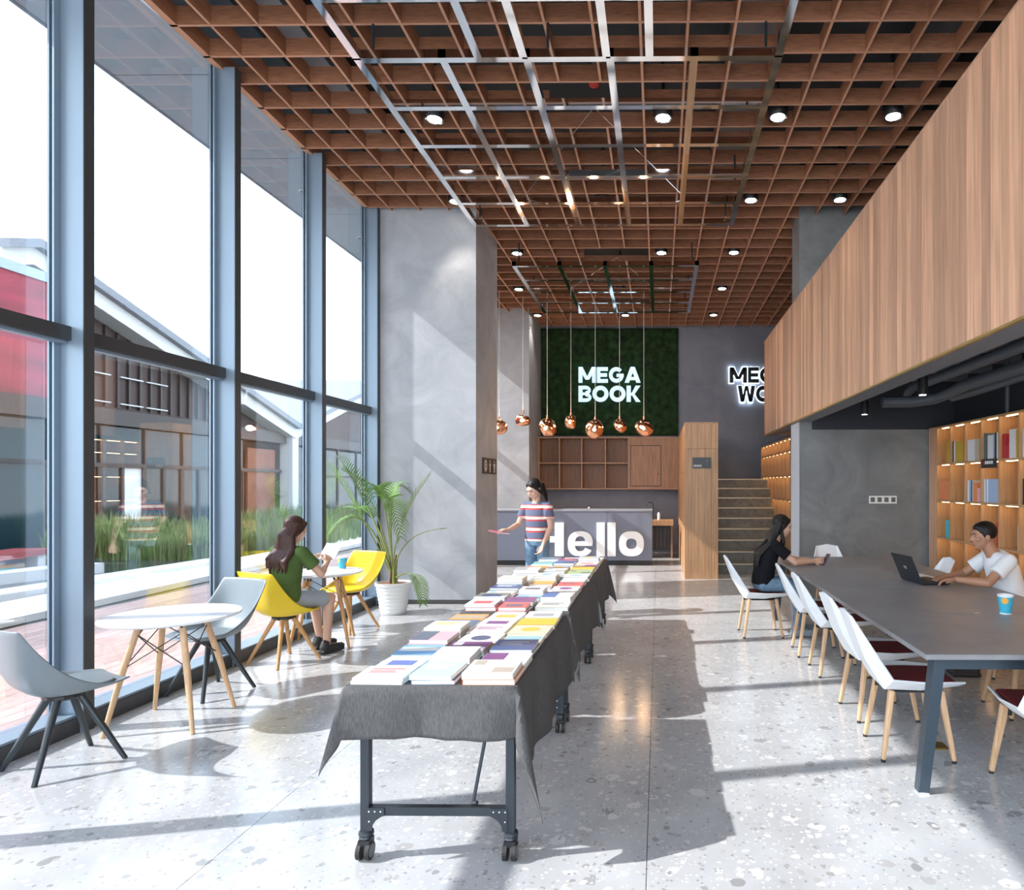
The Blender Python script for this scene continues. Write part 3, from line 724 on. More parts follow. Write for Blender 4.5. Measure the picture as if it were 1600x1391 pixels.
# recessed lamps in the lattice
dl = [(671, 177), (1049, 175), (1213, 175), (1393, 168), (937, 309), (1170, 306), (1307, 302), (717, 310), (803, 393), (1020, 393), (1141, 390),
      (808, 450), (964, 449), (1122, 447), (841, 490), (972, 491), (1109, 489)]
ordn = ['first', 'second', 'third', 'fourth', 'fifth', 'sixth', 'seventh', 'eighth', 'ninth', 'tenth', 'eleventh', 'twelfth', 'thirteenth', 'fourteenth', 'fifteenth', 'sixteenth', 'seventeenth', 'eighteenth', 'nineteenth', 'twentieth']
def rowlab(px, py):
    row = ('first' if py < 200 else 'second' if py < 320 else 'third' if py < 400 else 'fourth' if py < 460 else 'fifth')
    peers = sorted(q[0] for q in dl if abs(q[1]-py) < 15)
    return 'black ceiling downlight in the %s row, %s from the left' % (row, ordn[peers.index(px)])
dl_src = None
for px, py in dl:
    p = atZ(px, py, ZC)
    gx = -0.145+SP*(math.floor((p.x+0.145)/SP)+0.5); gy = 5.12+SP*(math.floor((p.y-5.12)/SP)+0.5)
    if dl_src is None:
        t = thing('ceiling_downlight', '', 'downlight', group='lattice downlights')
        MB().lathe([(0.088, 0.0), (0.095, 0.01), (0.095, 0.22), (0.02, 0.23)], 22).lathe([(0.02, 0.2), (0.02, 0.70)], 8).build('housing', M['black'], t, smooth=True)
        MB().lathe([(0.088, -0.006), (0.072, 0.008)], 22, caps=False).build('reflector', M['chrome'], t, smooth=True)
        MB().lathe([(0.07, -0.003), (0.07, 0.0)], 20).build('lens', M['lens'], t)
        dl_src = t; o = t
    else: o = copy_tree(dl_src)
    o.location = (gx, gy, ZC-0.012); o['label'] = rowlab(px, py)
    l = bpy.data.lights.new('downlight_beam', 'SPOT'); l.energy = 13; l.spot_size = math.radians(75); l.spot_blend = 0.6; l.color = (1, 0.9, 0.78); l.shadow_soft_size = 0.07
    lo = obj('beam', l, o); lo.location = (0, 0, -0.03)

# bookcases with a light strip under every board
book_slots = {}
def bookcase(key, name, label, X, ycells, zs, depth, side, pitch, skip=lambda c, r: False):
    t = thing(name, label, 'bookcase', (0, 0, 0)); b = 0.022
    y_far = ycells[0]; y_near = ycells[-1]
    MB().box((X+depth-0.02, y_near, zs[-1]), (X+depth, y_far, zs[0])).build('back_panel', M['shelf_wood'], t)
    sh = MB().box((0, 0, 0), (depth-0.021, y_far-y_near, b)).mesh('shelf_board', M['shelf_wood'])
    for z in zs:
        o = obj('shelf_board', sh, t); o.location = (X, y_near, z-b)
    for r in range(len(zs)-1):
        dv = MB().box((0.002, -b/2, 0), (depth-0.021, b/2, zs[r]-zs[r+1]-b-0.001)).mesh('divider', M['shelf_wood'])
        for y in ycells:
            o = obj('divider', dv, t); o.location = (X, y, zs[r+1]+0.0005)
        for c in range(len(ycells)-1):
            if skip(c, r): continue
            y1, y0 = ycells[c], ycells[c+1]
            MB().box((X+0.05, y0+0.06, zs[r]-b-0.008), (X+0.062, y1-0.06, zs[r]-b-0.001)).build('light_strip', M['warm'], t)
            book_slots[(key, c, r)] = (X, y0+b/2, y1-b/2, zs[r+1], zs[r]-b)
    if side: MB().box((X-0.004, y_far+b/2, 0), (X+depth, y_far+side, zs[0]+0.0)).build('side_panel', M['panel_wood'], t)
    MB().box((X+0.01, y_near, 0), (X+depth, y_far, zs[-1]-b)).build('plinth', M['shelf_wood'], t)
    return t
bookcase('main', 'bookcase', 'lit oak bookcase of square cells behind the man', 3.63, [8.57-0.39*i for i in range(14)], [2.34, 1.865, 1.39, 0.915, 0.44], 0.335, 0.22, 0.39)
t = bookcase('stair', 'bookcase', 'lit timber bookcase beside the stairs', 2.29, [14.6-0.40*i for i in range(9)], [2.42, 2.19, 1.75, 1.31, 0.87], 0.3, 0, 0.4)

def book(name, label, loc, dims, m, group, rz=0, parent=None, prt=None, pm=None, spine=None):
    """closed book lying flat: dims = (width x, length y, thickness)."""
    t = thing('book', label, 'book', loc, rz, group); w, l, h = dims
    o = obj('cover', BK['cover'], t); o.scale = (w, l, h); setm(o, m)
    o = obj('pages', BK['pages'], t); o.scale = (w, l, h)
    if prt:
        o = obj('cover_print', BK[prt], t); o.scale = (w, l, 1); o.location = (0, 0, h); setm(o, pm)
    return t
def setm(o, m):
    o.material_slots[0].link = 'OBJECT'; o.material_slots[0].material = m
def _u(mb, nm, m): return mb.mesh(nm, m)
paper = plain('paper', (0.78, 0.76, 0.70), 0.7)
BK = {
 'cover': _u(MB().box((-.5, -.5, 0), (.5, .5, .06)).box((-.5, -.5, .94), (.5, .5, 1)).box((-.5, -.5, .06), (-.488, .5, .94)), 'cover', paper),
 'pages': _u(MB().box((-.487, -.49, .061), (.485, .49, .939)), 'pages', paper),
 'band': _u(MB().box((-.46, -.1, 0), (.46, .25, .0006)), 'band', paper),
 'block': _u(MB().box((-.30, -.28, 0), (.30, .12, .0006)), 'block', paper),
 'half': _u(MB().box((-.49, -.49, 0), (-.02, .49, .0006)), 'half', paper),
 'lines': _u(MB().box((-.35, .2, 0), (.3, .27, .0006)).box((-.35, .05, 0), (.15, .10, .0006)).box((-.35, -.05, 0), (.2, 0, .0006)), 'lines', paper),
 'spot': _u(MB().lathe([(0.25, 0), (0.25, .0006)], 20), 'spot', paper),
 'corner': _u(MB().box((.05, -.45, 0), (.45, -.1, .0006)).box((-.42, .1, 0), (-.2, .42, .0006)), 'corner', paper),
}
# upright books in the big bookcase (index: column from the far end, row from the top)
def upright(c, r, items, name='main', where=''):
    X, y0, y1, zb, zt = book_slots[(name, c, r)]
    y = y1-0.008
    for i, (th, hh, col, from_right) in enumerate(items):
        if from_right is not None: y = y1-from_right
        t = thing('book', '', 'book', (X+0.03, y-th/2, zb+0.001), 0, 'books in the lit bookcase')
        d = 0.16
        MB().box((0, -th/2, 0), (d, -th/2+0.002, hh)).box((0, th/2-0.002, 0), (d, th/2, hh)).box((0, -th/2+0.002, 0), (0.002, th/2-0.002, hh)).build('cover', plain('bk_%.2f_%.2f_%.2f' % col, col), t)
        MB().box((0.003, -th/2+0.0022, 0.003), (d-0.004, th/2-0.0022, hh-0.004)).build('pages', paper, t)
        cn = colname(col)
        t['label'] = '%s upright book, %s along in the %s cell of the bookcase %s shelf' % (cn, ordn[i], ordn[c], ('top', 'second', 'third', 'fourth')[r])
        y -= th+0.0015
def colname(c):
    r, g, b = c
    mx, mn = max(c), min(c)
    if mx < 0.08: return 'black'
    if mx-mn < 0.12: return 'white' if mn > 0.55 else ('pale grey' if mn > 0.3 else 'grey')
    if r >= g and r >= b:
        if g > 0.6*r and b < 0.55*r: return 'yellow'
        if b > 0.75*r: return 'mauve'
        if g > 0.35*r: return 'orange' if b < 0.4*r else 'peach'
        return 'red' if b < 0.45*r else 'pink'
    if g >= r and g >= b: return 'green' if b < 0.75*g else 'turquoise'
    if g > 0.8*b and r < 0.6*b: return 'turquoise'
    return 'blue' if r < 0.65*b else 'lilac'
Wt, Ye, Or, Bl, Rd, Gr, Lb = (0.75, 0.76, 0.78), (0.62, 0.42, 0.05), (0.75, 0.25, 0.10), (0.03, 0.03, 0.035), (0.50, 0.03, 0.04), (0.10, 0.16, 0.16), (0.35, 0.45, 0.62)
PK = (0.70, 0.38, 0.42); BG = (0.55, 0.50, 0.38); DB = (0.05, 0.09, 0.22); TQ = (0.08, 0.50, 0.60); PU = (0.20, 0.07, 0.20)
upright(0, 0, [(0.03, 0.28, Ye, 0.22), (0.025, 0.28, Ye, None), (0.025, 0.28, Ye, None), (0.03, 0.27, BG, None)])
upright(1, 0, [(0.03, 0.26, Bl, None), (0.03, 0.26, Wt, None), (0.02, 0.26, BG, None)]+[(0.03, 0.25, Ye, None)]*6)
upright(2, 0, [(0.028, 0.25, Wt, None)]*6+[(0.025, 0.25, BG, None)]*4)
upright(3, 0, [(0.05, 0.30, Gr, None), (0.03, 0.28, Gr, None)]+[(0.022, 0.27, Wt, None)]*5+[(0.03, 0.28, Lb, None), (0.04, 0.29, Bl, None), (0.03, 0.29, Wt, None)])
upright(4, 0, [(0.04, 0.26, Rd, None), (0.035, 0.26, Rd, None), (0.03, 0.14, Rd, None), (0.03, 0.17, Rd, None)]+[(0.03, 0.30, Wt, None)]*4+[(0.03, 0.29, Ye, None)])
upright(5, 0, [(0.03, 0.29, Wt, None), (0.03, 0.29, Lb, None), (0.03, 0.29, Wt, None), (0.03, 0.28, Lb, None)])
upright(0, 1, [(0.046, 0.25, Or, None)]*7)
upright(2, 1, [(0.04, 0.25, Wt, None), (0.04, 0.25, Lb, None), (0.03, 0.25, DB, None), (0.03, 0.25, BG, None), (0.09, 0.22, Or, None), (0.06, 0.16, PK, None)])
upright(3, 1, [(0.03, 0.26, Wt, None), (0.03, 0.26, Lb, None), (0.03, 0.26, Wt, None)]+[(0.045, 0.26, Lb, None)]*5)
upright(5, 1, [(0.05, 0.26, Bl, None), (0.03, 0.25, Or, None), (0.03, 0.25, Wt, None)])
upright(0, 2, [(0.05, 0.22, TQ, 0.2), (0.05, 0.22, TQ, None)])
upright(3, 2, [(0.045, 0.26, Rd, 0.28), (0.03, 0.2, DB, None)])
upright(4, 2, [(0.03, 0.25, Wt, 0.31)])
upright(0, 3, [(0.03, 0.22, Wt, 0.30)])
sgn = thing('shelf_sign', 'small black category sign on the bookcase edge', 'sign', (0, 0, 0))
X, y0, y1, zb, zt = book_slots[('main', 3, 1)]
MB().box((X-0.012, y0+0.01, zt-0.07), (X-0.004, y1-0.03, zt+0.03)).build('plate', M['plaque'], sgn)
for i in range(4):
    MB().cbox((X-0.013, y0+0.10+0.045*i, zt-0.01), (0.002, 0.03, 0.035)).build('character', M['letter_white'], sgn)
MB().cbox((X-0.013, y1-0.08, zt-0.015), (0.002, 0.05, 0.045)).build('emblem', plain('emblem_red', (0.25, 0.03, 0.03)), sgn)
# ================================================================ FURNITURE
def solid(o, th, bev=0.0, sub=0, off=-1):
    m = o.modifiers.new('thickness', 'SOLIDIFY'); m.thickness = th; m.offset = off
    if bev: b = o.modifiers.new('edge', 'BEVEL'); b.width = bev; b.segments = 2; b.limit_method = 'ANGLE'
    if sub: s = o.modifiers.new('smooth', 'SUBSURF'); s.levels = sub; s.render_levels = sub

def lerp(a, b, t): return a+(b-a)*t
def poly_at(pts, t):
    n = len(pts)-1; i = min(int(t*n), n-1); f = t*n-i
    return [lerp(pts[i][k], pts[i+1][k], f) for k in range(len(pts[0]))]

# tub chair shell: faces local +Y
def shell_mesh(name, m, inset=False):
    cen = [(0.25, 0.455), (0.12, 0.435), (-0.02, 0.425), (-0.13, 0.435), (-0.205, 0.50), (-0.25, 0.60), (-0.275, 0.71), (-0.30, 0.84)]
    hw = [0.17, 0.235, 0.25, 0.255, 0.258, 0.262, 0.258, 0.245]
    nu, nv = 21, 17; vs = []; fs = []
    for i in range(nu):
        t = i/(nu-1); cy, cz = poly_at(cen, t); w = poly_at([(a,) for a in hw], t)[0]
        ey, ez = lerp(0.25, -0.275, t**0.9), lerp(0.470, 0.84, t**2.5)
        for j in range(nv):
            v = -1+2*j/(nv-1); a = abs(v)**3.2
            vs.append((v*w, lerp(cy, ey, a), lerp(cz, ez, a)))
    for i in range(nu-1):
        for j in range(nv-1):
            a = i*nv+j; fs.append((a, a+1, a+nv+1, a+nv))
    return MB().add(vs, fs).mesh(name, m, True)
def tub_chair(label, loc, facing, shell_m, leg_m, group):
    rz = math.atan2(-facing[0], facing[1])
    t = thing('tub_chair', label, 'chair', (loc[0], loc[1], 0), rz, group)
    o = obj('shell', shell_mesh('shell', shell_m), t); solid(o, 0.012, 0, 1)
    pad = MB(); n = 24
    prof = []
    for k in range(n):
        a = 2*math.pi*k/n; c, s = math.cos(a), math.sin(a)
        prof.append((0.185*math.copysign(abs(c)**0.6, c), 0.035+0.165*math.copysign(abs(s)**0.6, s)))
    pad.prism(prof, 0.445, 0.468, 'Z'); o = pad.build('seat_pad', shell_m, t)
    b = o.modifiers.new('edge', 'BEVEL'); b.width = 0.008; b.segments = 2
    MB().lathe([(0.05, 0.375), (0.10, 0.395), (0.10, 0.412)], 16).build('hub', M['black'], t)
    for sx, sy in ((1, 1), (-1, 1), (1, -1), (-1, -1)):
        MB().tube([(0.05*sx, 0.05*sy, 0.40), (0.205*sx, 0.205*sy, 0.0)], [0.021, 0.013], 10).build('leg', leg_m, t, smooth=True)
    return t
tub_chair('grey tub chair on dark legs at the left picture edge', (-3.38, 3.68), (0.45, 0.89), M['grey_shell'], M['charcoal_leg'], 'tub chairs by the windows')
tub_chair('grey tub chair on dark legs behind the near round table', (-3.44, 4.98), (-0.35, -0.94), M['grey_shell'], M['charcoal_leg'], 'tub chairs by the windows')
tub_chair('yellow tub chair on oak legs with the seated woman in green', (-3.37, 5.84), (0.42, 0.91), M['yellow_shell'], M['oak_gold'], 'tub chairs by the windows')
tub_chair('empty yellow tub chair on oak legs beside the palm', (-3.38, 7.12), (-0.35, -0.94), M['yellow_shell'], M['oak_gold'], 'tub chairs by the windows')

def round_table(label, loc, r, rot, leg_m):
    t = thing('round_table', label, 'table', (loc[0], loc[1], 0), rot, 'round window tables')
    MB().lathe([(r-0.03, 0.698), (r-0.004, 0.708), (r, 0.716), (r-0.003, 0.722), (0.01, 0.7225)], 48).build('table_top', M['white_gloss'], t, smooth=True)
    for sx, sy in ((1, 1), (-1, 1), (1, -1), (-1, -1)):
        lg = MB().tube([(0.135*sx, 0.135*sy, 0.655), (0.19*sx, 0.19*sy, 0.40), (0.262*sx, 0.262*sy, 0.0)], [0.019, 0.021, 0.0125], 12).build('leg', leg_m, t, smooth=True)
        MB().tube([(0.10*sx, 0.10*sy, 0.698), (0.137*sx, 0.137*sy, 0.61)], 0.009, 8).build('bracket', M['black'], lg)
        MB().tube([(0.187*sx, 0.187*sy, 0.41), (0.187*sx+.012*sx, 0.187*sy+.012*sy, 0.41)], 0.006, 6).build('bolt', M['black'], lg)
    a, b = 0.145, 0.19
    for (p, q) in (((1, 1), (-1, 1)), ((-1, 1), (-1, -1)), ((-1, -1), (1, -1)), ((1, -1), (1, 1))):
        MB().tube([(p[0]*a, p[1]*a, 0.63), (q[0]*b, q[1]*b, 0.41)], 0.0035, 6).build('brace_wire', M['black'], t)
        MB().tube([(q[0]*a, q[1]*a, 0.63), (p[0]*b, p[1]*b, 0.41)], 0.0035, 6).build('brace_wire', M['black'], t)
    return t
round_table('round white table on oak legs between the two grey chairs', (-3.27, 4.36), 0.40, math.radians(8), M['oak'])
round_table('round white table with a paper cup between the yellow chairs', (-3.36, 6.50), 0.37, math.radians(20), M['oak_gold'])

def cup_mat(nm, c1, c2):
    m = mat(nm, c1, 0.5); nt = m.node_tree; b = nt.nodes['Principled BSDF']
    tc = nt.nodes.new('ShaderNodeTexCoord'); v = nt.nodes.new('ShaderNodeTexVoronoi'); v.inputs['Scale'].default_value = 17
    nt.links.new(tc.outputs['Object'], v.inputs['Vector']); r = nt.nodes.new('ShaderNodeValToRGB'); r.color_ramp.interpolation = 'CONSTANT'
    r.color_ramp.elements[0].color = (*c2, 1); r.color_ramp.elements[1].position = 0.36; r.color_ramp.elements[1].color = (*c1, 1)
    nt.links.new(v.outputs['Distance'], r.inputs[0]); nt.links.new(r.outputs[0], b.inputs['Base Color']); return m
M['cup'] = cup_mat('cup_print', (0.05, 0.42, 0.58), (0.80, 0.38, 0.06))
def paper_cup(label, loc, s=1.0):
    t = thing('paper_cup', label, 'cup', loc, 0, 'printed paper cups')
    MB().lathe([(0.030*s, 0.006*s), (0.0305*s, 0.008*s), (0.041*s, 0.098*s)], 28, caps=False).build('sleeve', M['cup'], t, smooth=True)
    MB().lathe([(0.031*s, 0), (0.0305*s, 0.006*s), (0.025*s, 0.009*s), (0.0, 0.009*s)], 24).build('foot', M['white'], t, smooth=True)
    MB().lathe([(0.041*s, 0.098*s), (0.0435*s, 0.106*s), (0.0435*s, 0.110*s), (0.040*s, 0.108*s), (0.029*s, 0.012*s), (0.0, 0.012*s)], 28, caps=False).build('rim', M['white'], t, smooth=True)
    return t
p = atZ(535, 889, 0.7226); paper_cup('blue printed paper cup on the far round table', (p.x, p.y, 0.7226), 1.15)
p = atZ(1571, 959, 0.7402); paper_cup('blue printed paper cup with orange spots on the long table', (p.x, p.y, 0.7405), 1.15)

# white faceted chairs: face local +Y
def wedge_shell():
    rim = [(0.185, 0.27, 0.455), (0.235, 0.02, 0.465), (0.222, -0.15, 0.475), (0.215, -0.235, 0.60), (0.135, -0.37, 0.825)]
    cen = [(0.15, 0.245, 0.43), (0.165, 0.02, 0.405), (0.15, -0.185, 0.405), (0.12, -0.285, 0.57), (0.125, -0.378, 0.815)]
    vs = []; fs = []; n = len(rim)
    for sx in (1, -1):
        vs += [(x*sx, y, z) for x, y, z in rim]; vs += [(x*sx, y, z) for x, y, z in cen]
    for i in range(n-1):
        fs.append((i, i+1, n+i+1, n+i)); fs.append((2*n+i, 3*n+i, 3*n+i+1, 2*n+i+1)); fs.append((n+i, n+i+1, 3*n+i+1, 3*n+i))
    vs.append((0, -0.388, 0.845)); k = len(vs)-1
    fs += [(n-1, k, 2*n-1), (3*n-1, 4*n-1, k), (2*n-1, k, 4*n-1)]
    return MB().add(vs, fs).mesh('shell', M['white_chair'])
wc = None
def white_chair(label, loc, facing, group='white chairs around the long table'):
    global wc
    rz = math.atan2(-facing[0], facing[1])
    if wc is None:
        t = thing('wedge_chair', label, 'chair', (0, 0, 0), 0, group)
        o = obj('shell', wedge_shell(), t); solid(o, 0.012, 0.003)
        o = MB().prism([(-0.16, 0.225), (0.16, 0.225), (0.172, 0.02), (0.155, -0.16), (-0.155, -0.16), (-0.172, 0.02)], 0.432, 0.462, 'Z').build('seat_cushion', M['red_pad'], t)
        b = o.modifiers.new('edge', 'BEVEL'); b.width = 0.01; b.segments = 2
        for sx, sy in ((1, 1), (-1, 1), (1, -1), (-1, -1)):
            y0, y1 = (0.14, 0.20) if sy > 0 else (-0.14, -0.20)
            lg = MB().bar((0.145*sx, y0, 0.40), (0.19*sx, y1, 0.012), 0.045, 0.034, up=(0, 1, 0), w2=0.028, h2=0.026).build('leg', M['oak'], t)
            b = lg.modifiers.new('edge', 'BEVEL'); b.width = 0.008; b.segments = 2
            MB().lathe([(0.013, 0), (0.013, 0.014)], 10, (0.19*sx, y1, 0)).build('foot', M['rubber'], lg)
            MB().cbox((0.125*sx, y0, 0.372), (0.02, 0.035, 0.05)).build('bracket', M['black'], lg)
        MB().box((-0.14, -0.15, 0.385), (0.14, 0.15, 0.394)).build('seat_plate', M['black'], t)
        wc = t
    else: t = copy_tree(wc)
    t.location = (loc[0], loc[1], 0); t.rotation_euler = (0, 0, rz); t['label'] = label
    return t
white_chair('white chair on the near left of the long table, closest to the camera', (1.50, 3.95), (1, -0.04))
white_chair('white chair on the left of the long table, second from the near end', (1.53, 4.58), (1, 0.05))
white_chair('white chair on the left of the long table, third from the near end', (1.53, 5.58), (1, 0.0))
white_chair('white chair on the left of the long table, next to the woman in black', (1.50, 6.20), (1, -0.05))
white_chair('white chair carrying the woman in black', (1.08, 6.95), (1, 0.03))
white_chair('white chair at the near end of the long table, cut by the right edge', (2.02, 3.42), (0.05, 1))
white_chair('white chair at the far end of the long table', (2.10, 7.80), (0, -1))
white_chair('white chair carrying the man in the white shirt', (2.95, 5.55), (-1, 0.05))
white_chair('empty white chair on the right of the long table beyond the laptop', (2.62, 6.75), (-1, 0))
white_chair('empty white chair on the right of the long table beside the paper cup', (2.58, 4.62), (-1, 0))
white_chair('second empty white chair on the right of the table, near end', (2.58, 3.95), (-1, 0))

# long reading table
lt = thing('long_table', 'long dark grey reading table on steel legs', 'table', (0, 0, 0))
TX0, TX1, TY0, TY1 = 1.345, 2.78, 3.30, 7.72
for a, b in ((TY0, 5.509), (5.511, TY1)):
    o = MB().box((TX0, a, 0.712), (TX1, b, 0.740)).build('table_top', M['table_top'], lt)
    m = o.modifiers.new('edge', 'BEVEL'); m.width = 0.003
for y in (TY0+0.10, TY1-0.10):
    for sx, x0, x1 in ((-1, TX0+0.10, TX0+0.02), (1, TX1-0.10, TX1-0.02)):
        lg = MB().bar((x0, y, 0.70), (x1, y, 0.012), 0.06, 0.075, up=(0, 1, 0), w2=0.055, h2=0.06).build('leg', M['table_leg'], lt)
        MB().cbox((x1, y, 0.006), (0.055, 0.06, 0.012)).build('foot', M['chrome'], lg)
    MB().box((TX0+0.08, y-0.025, 0.645), (TX1-0.08, y+0.025, 0.711)).build('cross_beam', M['table_leg'], lt)
for x in (1.75, 2.38): MB().box((x-0.02, TY0+0.13, 0.65), (x+0.02, TY1-0.13, 0.70)).build('rail', M['table_leg'], lt)
for px, py in ((1335, 888), (1488, 956)):
    p = atZ(px, py, 0.74)
    hatch = MB().box((p.x-0.16, p.y-0.06, 0.7402), (p.x+0.16, p.y+0.06, 0.7425)).build('cable_hatch', M['table_top'], lt)
    MB().box((p.x-0.15, p.y-0.064, 0.7402), (p.x-0.06, p.y-0.061, 0.744)).box((p.x+0.05, p.y-0.064, 0.7402), (p.x+0.15, p.y-0.061, 0.744)).build('hatch_slot', M['chrome'], hatch)
p = atZ(1462, 1166, 0)
o = thing('floor_socket', 'square brass floor socket under the long table', 'socket', (p.x, p.y, 0.0005))
MB().box((-0.06, -0.06, 0), (0.06, 0.06, 0.004)).build('lid', M['brass'], o); MB().box((-0.04, -0.045, 0.004), (0.04, -0.038, 0.006)).build('hinge', M['brass'], o)

# laptop
lp = thing('laptop', 'open dark laptop on the long table in front of the man', 'laptop', (2.33, 5.72, 0.741), math.radians(98), None)
o = MB().box((-0.17, -0.125, 0.004), (0.17, 0.125, 0.022)).build('base', M['steel_dark'], lp); b = o.modifiers.new('e', 'BEVEL'); b.width = 0.004
for i in range(4):
    MB().box((-0.15, -0.005+0.025*i, 0.0222), (0.15, 0.015+0.025*i, 0.0245)).build('key_row', M['black'], o)
MB().box((-0.05, -0.11, 0.0222), (0.05, -0.045, 0.0228)).build('touchpad', M['grey_paint'], o)
sc2 = MB().prism([(0.125, 0.014), (0.128, 0.022), (0.225, 0.245), (0.233, 0.241), (0.134, 0.012)], -0.17, 0.17, 'X').build('screen_lid', M['steel_dark'], lp)
MB().prism([(0.1265, 0.03), (0.2195, 0.238), (0.2175, 0.239), (0.1245, 0.031)], -0.155, 0.155, 'X').build('display', mat('display', (0.01, 0.01, 0.012), 0.15), sc2)
MB().bar((-0.025, 0.187, 0.135), (0.025, 0.187, 0.135), 0.004, 0.03, up=(0, 0.4, 1)).build('emblem', M['chrome'], sc2)
o = thing('notebook', 'thin pale sheet of paper lying beyond the laptop', 'paper', (2.42, 6.08, 0.7408), 0.2)
MB().box((-0.10, -0.14, 0), (0.10, 0.14, 0.004)).build('sheet_stack', M['white'], o)

# ---------------------------------------------------------------- book table
BX0, BX1 = -1.325, -0.60
def drape(name, y0, y1, dl, dr, df, db, seed):
    """cloth over a rectangular top, corners falling in cone folds."""
    g = random.Random(seed); ph = [g.uniform(0, 6.28) for _ in range(6)]
    zt = 0.742
    def axis(lo, hi, a, b, n1, n2):
        return [lo-a+a*i/n1 for i in range(n1)]+[lo+(hi-lo)*i/n2 for i in range(n2+1)]+[hi+b*(i+1)/n1 for i in range(n1)]
    us = axis(BX0, BX1, dl, dr, 14, 10); vs_ = axis(y0, y1, df, db, 12, 44); vs = []; fs = []
    for u in us:
        for v in vs_:
            a = (u-BX1) if u > BX1 else (u-BX0 if u < BX0 else 0.0)
            b = (v-y1) if v > y1 else (v-y0 if v < y0 else 0.0)
            cx, cy = min(max(u, BX0), BX1), min(max(v, y0), y1)
            r = math.hypot(a, b)
            if r < 1e-6: vs.append((u, v, zt+0.001*math.sin(7*u+ph[0])*math.sin(6*v+ph[1]))); continue
            fx, fy = a/r, b/r; k = abs(2*fx*fy)
            out = 0.004+0.03*r+0.30*k*r
            wv = 0.022*min(r/0.15, 1.0)*(math.sin(9.5*v+ph[2])+0.5*math.sin(21*v+ph[3]) if abs(a) > abs(b) else math.sin(13*u+ph[4])+0.6*math.sin(31*u+ph[5]))
            out += wv*(1-k)*(0.9 if abs(a) > abs(b) else 0.8)+0.006
            sag = 0.02*math.sin(3.1*v+ph[1]) if abs(a) > abs(b) else 0.012*math.sin(6*u+ph[0])
            vs.append((cx+fx*out, cy+fy*out, zt-r*(0.985+0.18*k+(sag if r > 0.05 else 0))))
    n = len(vs_)
    for i in range(len(us)-1):
        for j in range(n-1): fs.append((i*n+j, (i+1)*n+j, (i+1)*n+j+1, i*n+j+1))
    return MB().add(vs, fs).mesh(name, M['cloth'], True, 42)
TL = 1.48; ty = [2.75+1.62*i for i in range(3)]
for i, y0 in enumerate(ty):
    y1 = y0+TL; wh = ('nearest', 'middle', 'farthest')[i]
    t = thing('book_table', 'dark steel trolley table under the grey cloth, %s of three' % wh, 'table', (0, 0, 0), 0, 'cloth covered book tables')
    MB().box((BX0+0.012, y0+0.012, 0.715), (BX1-0.012, y1-0.012, 0.738)).build('table_top', M['cab_wood'], t)
    lx = (BX0+0.075, BX1-0.03)
    for y in (y0+0.03, y1-0.03):
        for x in lx:
            lg = MB().cbox((x, y, 0.415), (0.036, 0.036, 0.60)).build('leg', M['steel_dark'], t)
            MB().lathe([(0.018, 0.122), (0.030, 0.116), (0.032, 0.104), (0.026, 0.098), (0.030, 0.090), (0.026, 0.084)], 16, (x, y, 0)).build('collar', M['steel_dark'], lg, smooth=True)
            cs = MB()
            cs.box((x-0.024, y-0.03, 0.062), (x+0.024, y+0.024, 0.086)); c_ = cs.build('caster_fork', M['black'], t)
            for sx in (-1, 1):
                MB().tube([(x+sx*0.010, y-0.012, 0.038), (x+sx*0.028, y-0.012, 0.038)], 0.037, 20).build('wheel', M['rubber'], c_)
                MB().tube([(x+sx*0.0285, y-0.012, 0.038), (x+sx*0.030, y-0.012, 0.038)], 0.027, 16).build('hub_cap', M['grey_paint'], c_)
        MB().cbox((sum(lx)/2, y, 0.205), (lx[1]-lx[0]-0.036, 0.03, 0.036)).build('cross_bar', M['steel_dark'], t)
        for sx, x in ((1, lx[0]), (-1, lx[1])):
            poly = [(x+sx*0.010, 0.125), (x+sx*0.032, 0.125), (x+sx*0.036, 0.15), (x+sx*0.050, 0.170), (x+sx*0.072, 0.185), (x+sx*0.085, 0.19), (x+sx*0.085, 0.222), (x+sx*0.010, 0.222)]
            gu = MB().prism(poly, y-0.022, y-0.019, 'Y').build('gusset', M['steel_dark'], t)
            rv = MB()
            for dx_, z in ((0.02, 0.207), (0.045, 0.207), (0.07, 0.207), (0.021, 0.165)): rv.ell((x+sx*dx_, y-0.022, z), (0.004, 0.002, 0.004), nu=8, nv=6)
            rv.build('rivets', M['chrome'], gu)
    if i == 0:
        st_ = MB().tube([(lx[1]-0.165, y0+0.04, 0.232), (lx[1]-0.085, y0+0.10, 0.715)], 0.008, 8).build('stay_rod', M['steel_dark'], t)
        MB().tube([(lx[1]-0.17, y0+0.04, 0.232), (lx[1]-0.145, y0+0.03, 0.238)], 0.009, 8).build('hook', M['steel_dark'], st_)
    c = thing('tablecloth', 'grey linen cloth over the %s book table, corner hanging low' % wh, 'tablecloth', (0, 0, 0), 0, 'grey linen cloths')
    o = obj('cloth', drape('cloth', y0, y1, 0.20, 0.42, 0.22 if i == 0 else 0.12, 0.05 if i < 2 else 0.2, i+2), c); solid(o, 0.002, off=1)

